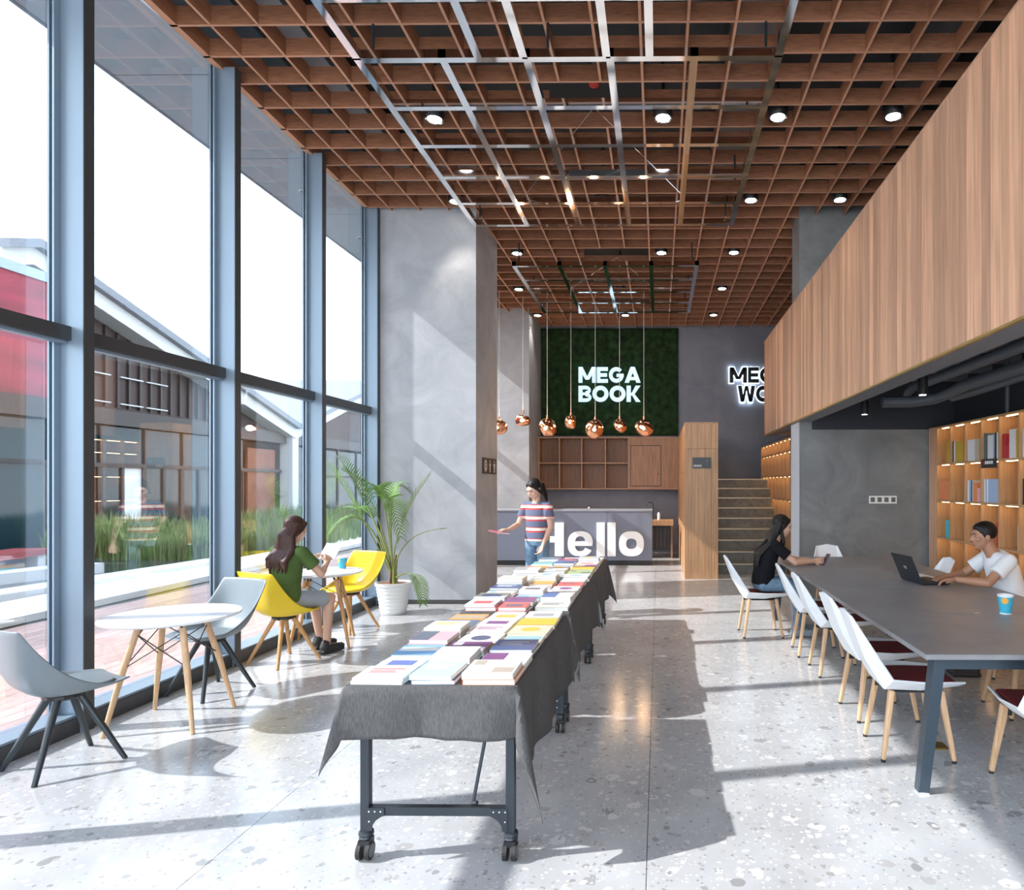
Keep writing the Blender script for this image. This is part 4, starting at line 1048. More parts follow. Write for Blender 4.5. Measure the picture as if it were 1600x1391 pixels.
# books laid out in three columns along the three tables
palette = [(0.60, 0.595, 0.585)]*13+[(0.54, 0.52, 0.47)]*5+[(0.62, 0.66, 0.70)]*3+[PK, (0.62, 0.13, 0.13), DB, (0.13, 0.17, 0.25), TQ, (0.45, 0.68, 0.74), BG, Ye, PU, (0.10, 0.11, 0.13), (0.65, 0.33, 0.10), (0.36, 0.42, 0.52), (0.30, 0.45, 0.20), (0.78, 0.62, 0.62)]
prints = ['band', 'block', 'half', 'lines', 'spot', 'corner', 'lines']
pcols = [(0.12, 0.14, 0.18), (0.55, 0.12, 0.12), (0.08, 0.16, 0.36), (0.70, 0.42, 0.08), (0.30, 0.32, 0.35), (0.20, 0.08, 0.22), (0.75, 0.74, 0.72), (0.25, 0.45, 0.55), (0.42, 0.36, 0.30)]
bm_ = [plain('bookcover_%d' % i, c, 0.4) for i, c in enumerate(palette)]
pm_ = [plain('bookprint_%d' % i, c, 0.45) for i, c in enumerate(pcols)]
g = random.Random(21); ZB_ = 0.7445
special = {(0, 0): ([((0.64, 0.635, 0.62), 0.014), ((0.64, 0.635, 0.62), 0.012)], 'lines', (0.55, 0.12, 0.12)),
           (0, 1): ([(DB, 0.018), ((0.45, 0.68, 0.74), 0.02)], 'lines', (0.75, 0.74, 0.72)),
           (0, 2): ([(Or, 0.022), ((0.62, 0.61, 0.59), 0.028)], 'corner', (0.42, 0.36, 0.30)),
           (1, 0): ([((0.62, 0.62, 0.62), 0.016)], 'block', (0.13, 0.17, 0.42)), (1, 1): ([((0.05, 0.45, 0.60), 0.022), (Wt, 0.03)], None, None),
           (1, 2): ([((0.62, 0.61, 0.59), 0.03)], 'half', PU), (2, 0): ([((0.15, 0.35, 0.62), 0.02)], 'band', (0.75, 0.74, 0.72)),
           (2, 1): ([(Ye, 0.02), (PU, 0.008)], 'corner', (0.75, 0.74, 0.72)), (3, 1): ([((0.64, 0.63, 0.61), 0.02)], 'spot', (0.10, 0.11, 0.18))}
def rowlabel(n):
    o = ['first', 'second', 'third', 'fourth', 'fifth', 'sixth', 'seventh', 'eighth', 'ninth', 'tenth', 'eleventh', 'twelfth', 'thirteenth', 'fourteenth', 'fifteenth', 'sixteenth', 'seventeenth', 'eighteenth', 'nineteenth', 'twentieth', 'twenty first', 'twenty second', 'twenty third']
    return o[n]
colx = [-1.20, -0.965, -0.725]
for c in range(3):
    y = 2.765; r = 0
    while y < 7.38 and r < 22:
        l = g.uniform(0.185, 0.225); w = g.uniform(0.205, 0.232) if c != 1 else g.uniform(0.185, 0.215)
        for ti in range(2):      # keep a book from bridging two tables
            gap = ty[ti]+TL
            if y < gap+0.03 and y+l > gap-0.02 and y+l/2 > gap-0.05 and y < gap+0.02: y = gap+0.145
        if y+l > ty[2]+TL+0.02: break
        if (r, c) in special: stack, pk, pc = special[(r, c)]; stack = list(stack)
        else:
            base = g.choice(palette); n = g.choice([1, 1, 1, 2, 2, 2, 3]); th = g.uniform(0.012, 0.03)
            stack = [(base, th)]*n if g.random() < 0.7 else [(g.choice(palette), g.uniform(0.012, 0.03)) for _ in range(n)]
            pk = g.choice(prints); pc = g.choice(pcols)
        z = ZB_
        for k, (colr, th) in enumerate(stack):
            top = k == len(stack)-1
            jx, jy, jr = g.uniform(-.004, .004), g.uniform(-.004, .004), g.uniform(-.03, .03)
            where = '%s row from the near end, %s column' % (rowlabel(r), ('left', 'middle', 'right')[c])
            pos = '' if len(stack) == 1 else (', top of its stack' if top else (', bottom of its stack' if k == 0 else ', %s up its stack' % rowlabel(k)))
            m = plain('bookcol_%.2f_%.2f_%.2f' % colr, colr, 0.4)
            book('book', '%s paperback, %s%s' % (colname(colr), where, pos), (colx[c]+jx, y+l/2+jy, z), (w-0.004*k, l-0.004*k, th), m, 'books laid out on the cloth table', math.pi*0+jr,
                 prt=pk if top else None, pm=plain('bookprt_%.2f_%.2f_%.2f' % pc, pc, 0.45) if (pk and top) else None)
            z += th+0.0008
        y += l+g.uniform(0.004, 0.014); r += 1
# ---------------------------------------------------------------- palm
pp = thing('potted_palm', 'potted areca palm in a ribbed white pot by the pier', 'plant', (-3.27, 8.02, 0))
prof = [(0.135, 0.0), (0.145, 0.01)]
for i in range(7):
    z = 0.03+0.045*i; rr_ = 0.150+0.0068*i
    prof += [(rr_+0.004, z), (rr_+0.009, z+0.018), (rr_+0.004, z+0.036), (rr_+0.001, z+0.041)]
prof += [(0.198, 0.345), (0.215, 0.355), (0.215, 0.385), (0.200, 0.388), (0.190, 0.36), (0.0, 0.355)]
MB().lathe(prof, 36).build('pot', M['white_gloss'], pp, smooth=True)
MB().lathe([(0.188, 0.356), (0.188, 0.366), (0.06, 0.372), (0.0, 0.373)], 24).build('soil', mat('soil', (0.22, 0.10, 0.06), 0.9, noise=0.4, nscale=60), pp)
leaf = mat('palm_leaf', (0.15, 0.30, 0.05), 0.45, noise=0.35, nscale=4); leaf2 = mat('palm_stalk', (0.24, 0.28, 0.08), 0.5, noise=0.2, nscale=9)
husk = mat('palm_husk', (0.20, 0.11, 0.07), 0.8, noise=0.3, nscale=30)
for i in range(5):
    a = i*1.3; MB().tube([(0.04*math.cos(a), 0.04*math.sin(a), 0.36), (0.03*math.cos(a), 0.03*math.sin(a), 0.52), (0.05*math.cos(a), 0.05*math.sin(a), 0.72)], [0.018, 0.013, 0.008], 8).build('stem', husk if i % 2 else leaf2, pp, smooth=True)
def frond(tip, ctrl, bare, leaflen, n, seed, droop=0.35, base=(0, 0, 0.42)):
    g = random.Random(seed); P0, P1, P2 = Vector(base), Vector(ctrl), Vector(tip)
    pt = lambda t: P0*(1-t)**2+P1*2*t*(1-t)+P2*t*t
    pts = [pt(i/16) for i in range(17)]
    fr = MB().tube(pts, [0.010*(1-i/17)+0.002 for i in range(17)], 6).build('frond', leaf2, pp, smooth=True)
    mb = MB()
    for i in range(n):
        t = bare+(1-bare)*i/(n-1)
        p = pt(t); d = (pt(min(t+0.02, 1.0))-pt(t-0.02)).normalized()
        side = d.cross(Vector((0, 0, 1)))
        if side.length < 0.1: side = Vector((1, 0, 0))
        side.normalize(); up = side.cross(d)
        L = leaflen*(0.55+0.45*math.sin(math.pi*min(1, (t-bare)/(1-bare)*0.85+0.15)))*g.uniform(0.85, 1.1)
        for sgn in (-1, 1):
            dr = (d*0.62+side*sgn*0.85+up*0.28).normalized(); w = 0.0075
            q = p; strip = []
            for s in range(4):
                f = s/3; ww = w*(0.5+0.5*math.sin(math.pi*(0.25+0.7*f))) if s < 3 else 0.0008
                wd = dr.cross(up).normalized()
                strip.append((q-wd*ww, q+wd*ww)); q = q+dr*(L/3); dr = (dr+Vector((0, 0, -droop))*0.55).normalized()
            vs = [v for a in strip for v in a]
            mb.add(vs, [(2*k, 2*k+1, 2*k+3, 2*k+2) for k in range(3)])
    obj('leaflets', mb.mesh('leaflets', leaf), fr)
B = Vector((-3.27, 8.02, 0))
def fp(px, py, Y, c, bare=0.45, ll=0.28, n=26, seed=1, dp=0.35):
    tip = atY(px, py, Y)-B; ct = atY(c[0], c[1], c[2])-B
    frond(tip, ct, bare, ll, n, seed, dp)
fp(535, 735, 7.85, (590, 760, 7.9), 0.45, 0.24, 20, 11, 0.2)
fp(640, 770, 8.25, (600, 720, 8.2), 0.5, 0.24, 20, 12, 0.5)
fp(514, 726, 7.75, (560, 790, 7.9), 0.45, 0.26, 22, 1, 0.15)
fp(530, 716, 8.1, (575, 770, 8.1), 0.5, 0.25, 21, 2, 0.15)
fp(508, 850, 7.6, (565, 745, 7.75), 0.45, 0.28, 22, 3, 0.6)
fp(625, 838, 7.7, (597, 690, 7.8), 0.5, 0.24, 22, 4, 0.6)
fp(672, 742, 8.15, (607, 830, 8.0), 0.55, 0.20, 19, 5, 0.12)
fp(698, 826, 8.05, (618, 828, 7.9), 0.93, 0.08, 6, 6, 0.3)
fp(660, 942, 7.7, (655, 875, 7.75), 0.45, 0.17, 16, 7, 0.5)
fp(585, 765, 8.3, (600, 735, 8.2), 0.5, 0.25, 19, 8, 0.4)
fp(545, 800, 8.35, (585, 770, 8.2), 0.5, 0.25, 19, 9, 0.5)
# ================================================================ PEOPLE
skin_m = mat('skin', (0.60, 0.36, 0.26), 0.5); skin_tan = mat('skin_tan', (0.40, 0.20, 0.12), 0.5)
hair_dark = mat('hair_dark', (0.007, 0.0055, 0.005), 0.5, spec=0.3, noise=0.4, nscale=40, stretch=(4, 4, 0.4), bump=0.3)
hair_brown = mat('hair_brown', (0.026, 0.012, 0.009), 0.5, spec=0.3, noise=0.5, nscale=40, stretch=(4, 4, 0.4), bump=0.3, col2=(0.085, 0.034, 0.024))
eye_w = plain('eye_white', (0.42, 0.40, 0.38), 0.5); eye_d = plain('eye_dark', (0.02, 0.012, 0.01), 0.2); lip_m = plain('lips', (0.45, 0.16, 0.14), 0.45)
def stripes():
    m = mat('striped_shirt', (0.1, 0.1, 0.1), 0.8); nt = m.node_tree; b = nt.nodes['Principled BSDF']
    tc = nt.nodes.new('ShaderNodeTexCoord'); sp = nt.nodes.new('ShaderNodeSeparateXYZ'); nt.links.new(tc.outputs['Object'], sp.inputs[0])
    mu = nt.nodes.new('ShaderNodeMath'); mu.operation = 'MULTIPLY'; mu.inputs[1].default_value = 1/0.135
    fr = nt.nodes.new('ShaderNodeMath'); fr.operation = 'FRACT'; r = nt.nodes.new('ShaderNodeValToRGB'); r.color_ramp.interpolation = 'CONSTANT'
    nt.links.new(sp.outputs['Z'], mu.inputs[0]); nt.links.new(mu.outputs[0], fr.inputs[0]); nt.links.new(fr.outputs[0], r.inputs[0])
    e = r.color_ramp.elements; e[0].color = (0.10, 0.12, 0.19, 1); e[1].position = 0.52; e[1].color = (0.45, 0.05, 0.06, 1)
    n = e.new(0.68); n.color = (0.75, 0.66, 0.55, 1); n = e.new(0.92); n.color = (0.45, 0.05, 0.06, 1)
    nt.links.new(r.outputs[0], b.inputs['Base Color']); return m
cl = {'green': mat('green_shirt', (0.065, 0.115, 0.025), 0.9, noise=0.12, nscale=10), 'black': mat('black_shirt', (0.009, 0.0095, 0.012), 0.95, spec=0.15, noise=0.15, nscale=10),
      'white': mat('white_shirt', (0.74, 0.75, 0.77), 0.9), 'stripe': stripes(), 'jeans': mat('jeans', (0.16, 0.26, 0.36), 0.9, noise=0.2, nscale=30),
      'shorts': mat('grey_shorts', (0.32, 0.36, 0.40), 0.9), 'dark_trousers': mat('dark_trousers', (0.03, 0.033, 0.04), 0.9), 'shoe': mat('shoe', (0.025, 0.025, 0.025), 0.6), 'shoe_grey': mat('shoe_grey', (0.3, 0.34, 0.38), 0.6)}

def hand(mb, w, d, n, sgn, curl=0.5):
    """wrist w, finger direction d, palm normal n, sgn = thumb side along d x n."""
    w, d = Vector(w), Vector(d).normalized(); n = Vector(n); n = (n-d*n.dot(d)).normalized(); s = d.cross(n)*sgn
    for k in (-1, 0, 1): mb.cap(w+s*0.010*k, 0.017, w+d*0.075+s*0.024*k, 0.0125, 10)
    for i, L in enumerate((0.072, 0.080, 0.074, 0.058)):
        b = w+d*0.080+s*(0.030-0.020*i); c1 = (d*math.cos(curl*0.6)+n*math.sin(curl*0.6)); c2 = (d*math.cos(curl*1.7)+n*math.sin(curl*1.7))
        m1 = b+c1*L*0.5; mb.cap(b-d*0.015, 0.0095, m1, 0.0088, 8); mb.cap(m1, 0.0088, m1+c2*L*0.5, 0.0075, 8)
    b = w+d*0.022+s*0.026; m1 = b+(d*0.7+s*0.65+n*0.25).normalized()*0.042
    mb.cap(b, 0.0125, m1, 0.0105, 8); mb.cap(m1, 0.0105, m1+(d*0.93+s*0.2+n*0.3).normalized()*0.032, 0.0085, 8)

def person(label, base, facing, J, shirt, bottom, hair, skin, hands, head_dir, build=1.0, shorts=False, shoe='shoe', curl=0.6):
    t = thing('person', label, 'person', (base[0], base[1], 0), math.atan2(-facing[0], facing[1]))
    V = {k: Vector(v) for k, v in J.items()}; X = Vector((1, 0, 0)); B = build
    for k in ('shoulder', 'elbow', 'wrist', 'hip', 'knee', 'ankle'):     # '_r' = person's right (+x); '_l' mirrored unless given
        if k+'_l' not in V: V[k+'_l'] = Vector((-V[k+'_r'].x, V[k+'_r'].y, V[k+'_r'].z))
    f = Vector(head_dir).normalized(); sx = f.cross(Vector((0, 0, 1))).normalized(); up = sx.cross(f)
    H = Matrix((sx, f, up)).transposed(); hc = V['head']
    hp = lambda x, y, z: hc+H @ Vector((x, y, z))
    # --- body
    mb = MB()
    mb.ell(hp(0, -0.012, 0.022), (0.073, 0.091, 0.090), H, 24, 16); mb.ell(hp(0, 0.022, -0.030), (0.060, 0.066, 0.078), H, 20, 14)
    mb.ell(hp(0, 0.050, -0.084), (0.030, 0.030, 0.024), H); mb.ell(hp(0, 0.072, 0.036), (0.050, 0.018, 0.016), H)
    mb.cap(hp(0, 0.082, 0.014), 0.008, hp(0, 0.100, -0.020), 0.0125); mb.ell(hp(0, 0.090, -0.026), (0.019, 0.011, 0.010), H)
    for s in (-1, 1):
        mb.ell(hp(0.040*s, 0.055, -0.018), (0.024, 0.024, 0.022), H); mb.ell(hp(0.075*s, -0.008, -0.010), (0.010, 0.022, 0.032), H)
    mb.ell(hp(0, 0.080, -0.054), (0.025, 0.012, 0.012), H)
    mb.cap(V['neck']-Vector((0, 0.01, 0.05)), 0.056*B, hp(0, -0.020, -0.050), 0.050*B)
    tor = lambda e: [(V['pelvis']-Vector((0, 0, 0.05)), (0.155+e)*B, (0.105+e)*B), (V['pelvis']+Vector((0, 0, 0.04)), (0.160+e)*B, (0.112+e)*B), (V['waist'], (0.130+e)*B, (0.095+e)*B),
        (V['chest'], (0.148+e)*B, (0.108+e)*B), ((V['chest']*0.35+V['neck']*0.65), (0.140+e)*B, (0.085+e)*B), (V['neck']-Vector((0, 0, 0.01)), (0.070+e*.6)*B, (0.058+e*.6)*B)]
    mb.loft(tor(-0.012), X)
    for q in ('_r', '_l'):
        mb.cap(V['shoulder'+q], 0.046*B, V['elbow'+q], 0.037*B); m = V['elbow'+q].lerp(V['wrist'+q], 0.3)
        mb.cap(V['elbow'+q], 0.036*B, m, 0.038*B); mb.cap(m, 0.038*B, V['wrist'+q], 0.024*B)
        hd, hn, hs = hands[q]; hand(mb, V['wrist'+q], hd, hn, hs, curl)
        mb.cap(V['hip'+q], 0.078*B, V['knee'+q], 0.052*B); c = V['knee'+q].lerp(V['ankle'+q], 0.32)-Vector((0, 0.012, 0))
        mb.cap(V['knee'+q], 0.051*B, c, 0.050*B); mb.cap(c, 0.050*B, V['ankle'+q], 0.032*B)
        mb.cap(V['ankle'+q]-Vector((0, 0.02, 0.035)), 0.030, V['ankle'+q]+Vector((0, 0.12, -0.05)), 0.024)
    remesh(mb, 'body', skin, t, 0.0052, 3)
    # --- face
    for s in (-1, 1):
        e = MB().ell(hp(0.030*s, 0.0715, 0.010), (0.0115, 0.0085, 0.0048), H, 12, 8).build('eye', eye_w, t, smooth=True)
        MB().ell(hp(0.030*s, 0.0785, 0.010), (0.0062, 0.0035, 0.0058), H, 10, 6).build('iris', eye_d, e, smooth=True)
        MB().cap(hp(0.014*s, 0.090, 0.031), 0.0032, hp(0.048*s, 0.079, 0.034), 0.0022, 6).build('eyebrow', hair_dark, t, smooth=True)
    MB().cap(hp(-0.017, 0.0885, -0.053), 0.0042, hp(0.017, 0.0885, -0.053), 0.0042, 8).build('lips', lip_m, t, smooth=True)
    # --- hair
    hb = MB()
    hb.ell(hp(0, -0.028, 0.040), (0.083, 0.098, 0.088), H, 24, 16)
    if hair[0] == 'short':
        hb.ell(hp(0, 0.004, 0.072), (0.066, 0.066, 0.046), H)
        for s in (-1, 1): hb.ell(hp(0.068*s, -0.02, 0.02), (0.013, 0.045, 0.045), H)
    else:
        for s in (-1, 1):
            hb.cap(hp(0.035*s, 0.040, 0.080), 0.022, hp(0.070*s, 0.018, 0.015), 0.014)
            hb.cap(hp(0.074*s, 0.012, 0.01), 0.018, hp(0.080*s, -0.03, -0.06), 0.020)
        if hair[0] == 'pony':
            hb.cap(hp(0, -0.105, 0.03), 0.026, hp(0.0, -0.145, -0.02), 0.034); hb.cap(hp(0, -0.145, -0.02), 0.034, hp(0.0, -0.135, -0.15), 0.030); hb.cap(hp(0, -0.135, -0.15), 0.030, hp(0, -0.12, -0.25), 0.008)
        if hair[0] == 'long':
            gq = random.Random(4); L = hair[2]; lv = [V['pelvis'], V['waist'], V['chest'], V['neck']]
            def yb(z):
                for a_, b_ in zip(lv[:-1], lv[1:]):
                    if z <= b_.z: return a_.y+(b_.y-a_.y)*(z-a_.z)/(b_.z-a_.z)
                return lv[-1].y
            back = V['chest']-Vector((0, 0.125*B, 0)); zn = V['neck'].z
            for k in range(13):
                a = -1+2*k/12; p0 = hp(0.070*a, -0.065*(1-0.35*a*a), 0.03); p1 = hp(0.082*a, -0.092*(1-0.45*a*a), -0.085)
                p2 = Vector((0.105*a+gq.uniform(-.01, .01), min(p1.y-0.01, V['neck'].y-0.065), zn-0.03)); ze = zn-L*gq.uniform(0.75, 1.05); p3 = Vector((0.115*a+gq.uniform(-.02, .02), yb(ze)-0.112*B, ze)); pm = Vector((0.112*a, yb((p2.z+ze)/2)-0.116*B, (p2.z+ze)/2))
                hb.cap(p0, 0.030, p1, 0.030, 10); hb.cap(p1, 0.030, p2, 0.028, 10); hb.cap(p2, 0.028, pm, 0.026, 10); hb.cap(pm, 0.026, p3, 0.007, 10)
            if len(hair) > 3:
                for s in (-1, 1): hb.cap(hp(0.074*s, -0.01, -0.05), 0.02, V['neck']+Vector((0.085*s, 0.075, -0.02)), 0.022); hb.cap(V['neck']+Vector((0.085*s, 0.075, -0.02)), 0.022, V['chest']+Vector((0.08*s, 0.135, 0.02)), 0.010)
    remesh(hb, 'hair', hair[1], t, 0.006, 3)
    # --- shirt
    sb = MB(); sec = tor(0.012); sec = sec[:-1]+[(V['neck']-Vector((0, 0, 0.015)), 0.088*B, 0.072*B)]
    sec[0] = (V['pelvis']-Vector((0, 0, 0.02)), 0.176*B, 0.128*B); sec[2] = (V['waist'], 0.155*B, 0.118*B); sb.loft(sec, X, 24)
    for q in ('_r', '_l'):
        e = V['shoulder'+q].lerp(V['elbow'+q], 0.62)
        sb.cap(V['neck'].lerp(V['shoulder'+q], 0.35)-Vector((0, 0, 0.03)), 0.058*B, V['shoulder'+q], 0.060*B)
        sb.tube([V['shoulder'+q], V['shoulder'+q].lerp(e, 0.5), e], [0.061*B, 0.061*B, 0.066*B], 18)
    remesh(sb, 'shirt', cl[shirt], t, 0.007, 3)
    # --- trousers / shorts
    tb = MB(); tb.loft([(V['pelvis']-Vector((0, 0, 0.075)), 0.15*B, 0.105*B), (V['pelvis']-Vector((0, 0, 0.03)), 0.168*B, 0.12*B), (V['pelvis']+Vector((0, 0, 0.06)), 0.155*B, 0.110*B)], X, 22)
    for q in ('_r', '_l'):
        if shorts:
            e = V['hip'+q].lerp(V['knee'+q], 0.82); tb.cap(V['hip'+q], 0.088*B, V['hip'+q].lerp(e, 0.4), 0.084*B); tb.tube([V['hip'+q].lerp(e, 0.2), e], [0.086*B, 0.080*B], 18)
        else:
            a = V['ankle'+q]+Vector((0, 0, 0.02)); tb.cap(V['hip'+q], 0.090*B, V['knee'+q], 0.064*B); tb.cap(V['knee'+q], 0.064*B, V['knee'+q].lerp(a, 0.5), 0.058*B); tb.tube([V['knee'+q].lerp(a, 0.4), a], [0.058*B, 0.050*B], 18)
    remesh(tb, 'shorts' if shorts else 'trousers', cl[bottom], t, 0.008, 3)
    for q in ('_r', '_l'):
        a = V['ankle'+q]; z = a.z-0.088
        s_ = MB(); s_.cap((a.x, a.y-0.03, z+0.052), 0.042, (a.x, a.y+0.10, z+0.044), 0.036); s_.ell((a.x, a.y+0.135, z+0.040), (0.042, 0.055, 0.033)); s_.cap((a.x, a.y-0.035, z+0.06), 0.040, (a.x, a.y-0.02, z+0.092), 0.040)
        s_.box((a.x-0.040, a.y-0.07, z+0.004), (a.x+0.040, a.y+0.165, z+0.03)); so2 = remesh(s_, 'shoe', cl[shoe], t, 0.006, 3)
    return t

D = lambda *v: v
# seated woman in green, back to the camera
person('woman in a green shirt seated on the yellow chair, long brown hair', (-3.36, 5.87), (0.40, 0.92),
  dict(pelvis=(0, -0.03, 0.565), waist=(0, -0.02, 0.70), chest=(0, 0.00, 0.87), neck=(0, 0.035, 1.03), head=(0, 0.085, 1.175), shoulder_r=(0.165, 0.02, 0.985), elbow_r=(0.225, 0.17, 0.775), wrist_r=(0.12, 0.315, 0.855),
       hip_r=(0.085, -0.01, 0.545), knee_r=(0.10, 0.37, 0.52), ankle_r=(0.11, 0.33, 0.09), ankle_l=(-0.10, 0.42, 0.09)),
  'green', 'shorts', ('long', hair_brown, 0.24), skin_m, {'_r': ((-0.5, 0.6, 0.6), (-0.7, 0.2, -0.3), 1), '_l': ((0.5, 0.6, 0.6), (0.7, 0.2, -0.3), -1)}, (0.1, 1, -0.45), 0.97, True)
# woman in black at the table
person('woman in a black shirt leaning on the long table, long dark hair', (1.08, 6.95), (1, 0.03),
  dict(pelvis=(0, 0.03, 0.565), waist=(0, 0.045, 0.70), chest=(0, 0.085, 0.86), neck=(0, 0.155, 1.005), head=(0, 0.235, 1.145), shoulder_r=(0.16, 0.125, 0.955), elbow_r=(0.19, 0.33, 0.785), wrist_r=(0.07, 0.555, 0.785), wrist_l=(-0.05, 0.52, 0.78),
       hip_r=(0.085, 0.03, 0.545), knee_r=(0.10, 0.40, 0.52), ankle_r=(0.10, 0.37, 0.09), ankle_l=(-0.10, 0.44, 0.09)),
  'black', 'jeans', ('long', hair_dark, 0.30, 1), skin_m, {'_r': ((-0.15, 1, 0.05), (-0.9, 0, -0.2), -1), '_l': ((0.3, 1, 0), (0.1, 0, -1), 1)}, (0, 1, -0.30), 0.95, shoe='shoe_grey')
# man with laptop
person('man in a white shirt typing on a laptop at the long table', (2.95, 5.55), (-1, 0.05),
  dict(pelvis=(0, -0.03, 0.565), waist=(0, 0.0, 0.71), chest=(0, 0.045, 0.875), neck=(0, 0.115, 1.02), head=(0, 0.205, 1.155), shoulder_r=(0.185, 0.075, 0.965), elbow_r=(0.25, 0.27, 0.795), wrist_r=(0.09, 0.46, 0.80),
       hip_r=(0.09, -0.02, 0.55), knee_r=(0.12, 0.39, 0.53), ankle_r=(0.12, 0.35, 0.09)),
  'white', 'dark_trousers', ('short', hair_dark), skin_tan, {'_r': ((-0.25, 1, -0.05), (0, 0, -1), -1), '_l': ((0.25, 1, -0.05), (0, 0, -1), 1)}, (-0.05, 1, -0.12), 1.06)
# standing woman behind the book table
person('standing woman in a striped shirt sorting books at the table end', (-1.47, 7.90), (-0.45, -0.9),
  dict(pelvis=(0, 0.0, 0.93), waist=(0, 0.0, 1.06), chest=(0, 0.005, 1.22), neck=(0, 0.025, 1.385), head=(0, 0.065, 1.53), shoulder_r=(0.16, 0.005, 1.335), elbow_r=(0.235, 0.07, 1.10), wrist_r=(0.22, 0.28, 1.05), elbow_l=(-0.235, 0.05, 1.085), wrist_l=(-0.235, 0.20, 0.885),
       hip_r=(0.085, 0.0, 0.90), knee_r=(0.09, 0.015, 0.50), ankle_r=(0.095, 0.0, 0.09)),
  'stripe', 'jeans', ('pony', hair_dark), skin_m, {'_r': ((0.1, 1, 0.1), (0, 0, -1), -1), '_l': ((0.05, 0.45, -0.8), (0.3, 0.8, 0.1), 1)}, (0.15, 1, -0.55), 0.94, shoe='shoe_grey')
pk = book('book', 'pink book held in the hand of the standing woman', (-1.41, 7.92, 1.02), (0.15, 0.21, 0.016), plain('pink_cover', (0.68, 0.18, 0.24), 0.5), None)
_f = Vector((-0.45, -0.9)).normalized(); _r = Vector((_f.y, -_f.x)); _p = _r*0.24+_f*0.42; pk.location = (-1.47+_p.x, 7.90+_p.y, 1.025); pk.rotation_euler = (0.1, 0.12, 0.9)
_f = Vector((0.40, 0.92)).normalized(); _r = Vector((_f.y, -_f.x)); _p = _r*0.0+_f*0.42
ph = thing('booklet', 'open white booklet in the hands of the woman in green', 'booklet', (-3.36+_p.x, 5.87+_p.y, 0.87), math.atan2(-_f.x, _f.y)); ph.rotation_euler[0] = math.radians(55)
for s in (-1, 1): MB().prism([(0, 0), (0.105*s, 0.012), (0.105*s, 0.015), (0, 0.004)], 0.0, 0.17, 'Y').build('page', M['white'], ph)
ph2 = thing('phone', 'dark phone in the hand of the woman in black', 'phone', (1.735, 6.925, 0.742), 0.2); 
o = MB().box((-0.006, -0.035, 0), (0.006, 0.035, 0.135)).build('body', plain('phone_case', (0.10, 0.10, 0.17), 0.3), ph2); o.rotation_euler[1] = math.radians(32)
o = MB().box((-0.0068, -0.031, 0.006), (-0.0061, 0.031, 0.129)).build('screen', M['black'], ph2); o.rotation_euler[1] = math.radians(32)
# ================================================================ OUTSIDE
deckm = mat('deck_wood', (0.46, 0.30, 0.26), 0.6, noise=0.2, nscale=4, stretch=(6, 1, 1), rand=0.12)
dk = tag(MB().box((-7.3, -6, -0.14), (-3.95, 24, -0.06)).build('deck', M['plenum']), 'pinkish timber deck outside the windows', 'deck', kind='structure')
x = -7.28; bd = MB().box((0, 0, 0), (0.137, 30, 0.03)).mesh('deck_board', deckm)
while x < -4.0:
    o = obj('deck_board', bd, dk); o.location = (x, -6, -0.06); x += 0.143
tag(MB().prism([(-7.25, -6), (-8.25, -6), (-9.6, 24), (-8.3, 24)], -0.1, -0.01, 'Z').build('kerb_path', mat('kerb_stone', (0.72, 0.70, 0.67), 0.7, noise=0.1, nscale=3)), 'white stone kerb path beyond the deck', 'path', kind='structure')
tag(MB().box((-60, -30, -0.3), (-7.3, 70, -0.12)).build('ground', mat('gravel', (0.16, 0.145, 0.12), 0.8, noise=0.5, nscale=3)), 'grey gravel and shallow water bed outside', 'ground', kind='structure')
tag(MB().box((-13.5, 4, -0.12), (-8.75, 14.2, -0.075)).build('pond', mat('pond', (0.06, 0.07, 0.07), 0.08)), 'shallow still pond between the kerb and the grass', 'pond', kind='structure')
for i, (a, b) in enumerate((((-9.9, 6.0), (-9.3, 13.4)), ((-12.0, 8.5), (-11.0, 12.2)))):
    tag(MB().prism([(a[0], a[1]), (a[0]+0.55, a[1]), (b[0]+0.55, b[1]), (b[0], b[1])], -0.08, 0.06+0.05*i, 'Z').build('stone_slab', M['white']), 'long white stone slab lying %s the pond' % ('along' if i == 0 else 'farther across'), 'slab')
o = thing('bench', 'low red and white bench beyond the pond at the left edge', 'bench', (-11.6, 11.1, -0.08), 0.2)
MB().box((-0.35, -1.2, 0.36), (0.35, 1.2, 0.46)).build('seat', plain('bench_red', (0.30, 0.05, 0.05)), o)
for yy in (-0.9, 0.9): MB().box((-0.3, yy-0.1, 0), (0.3, yy+0.1, 0.36)).build('leg', M['white'], o)
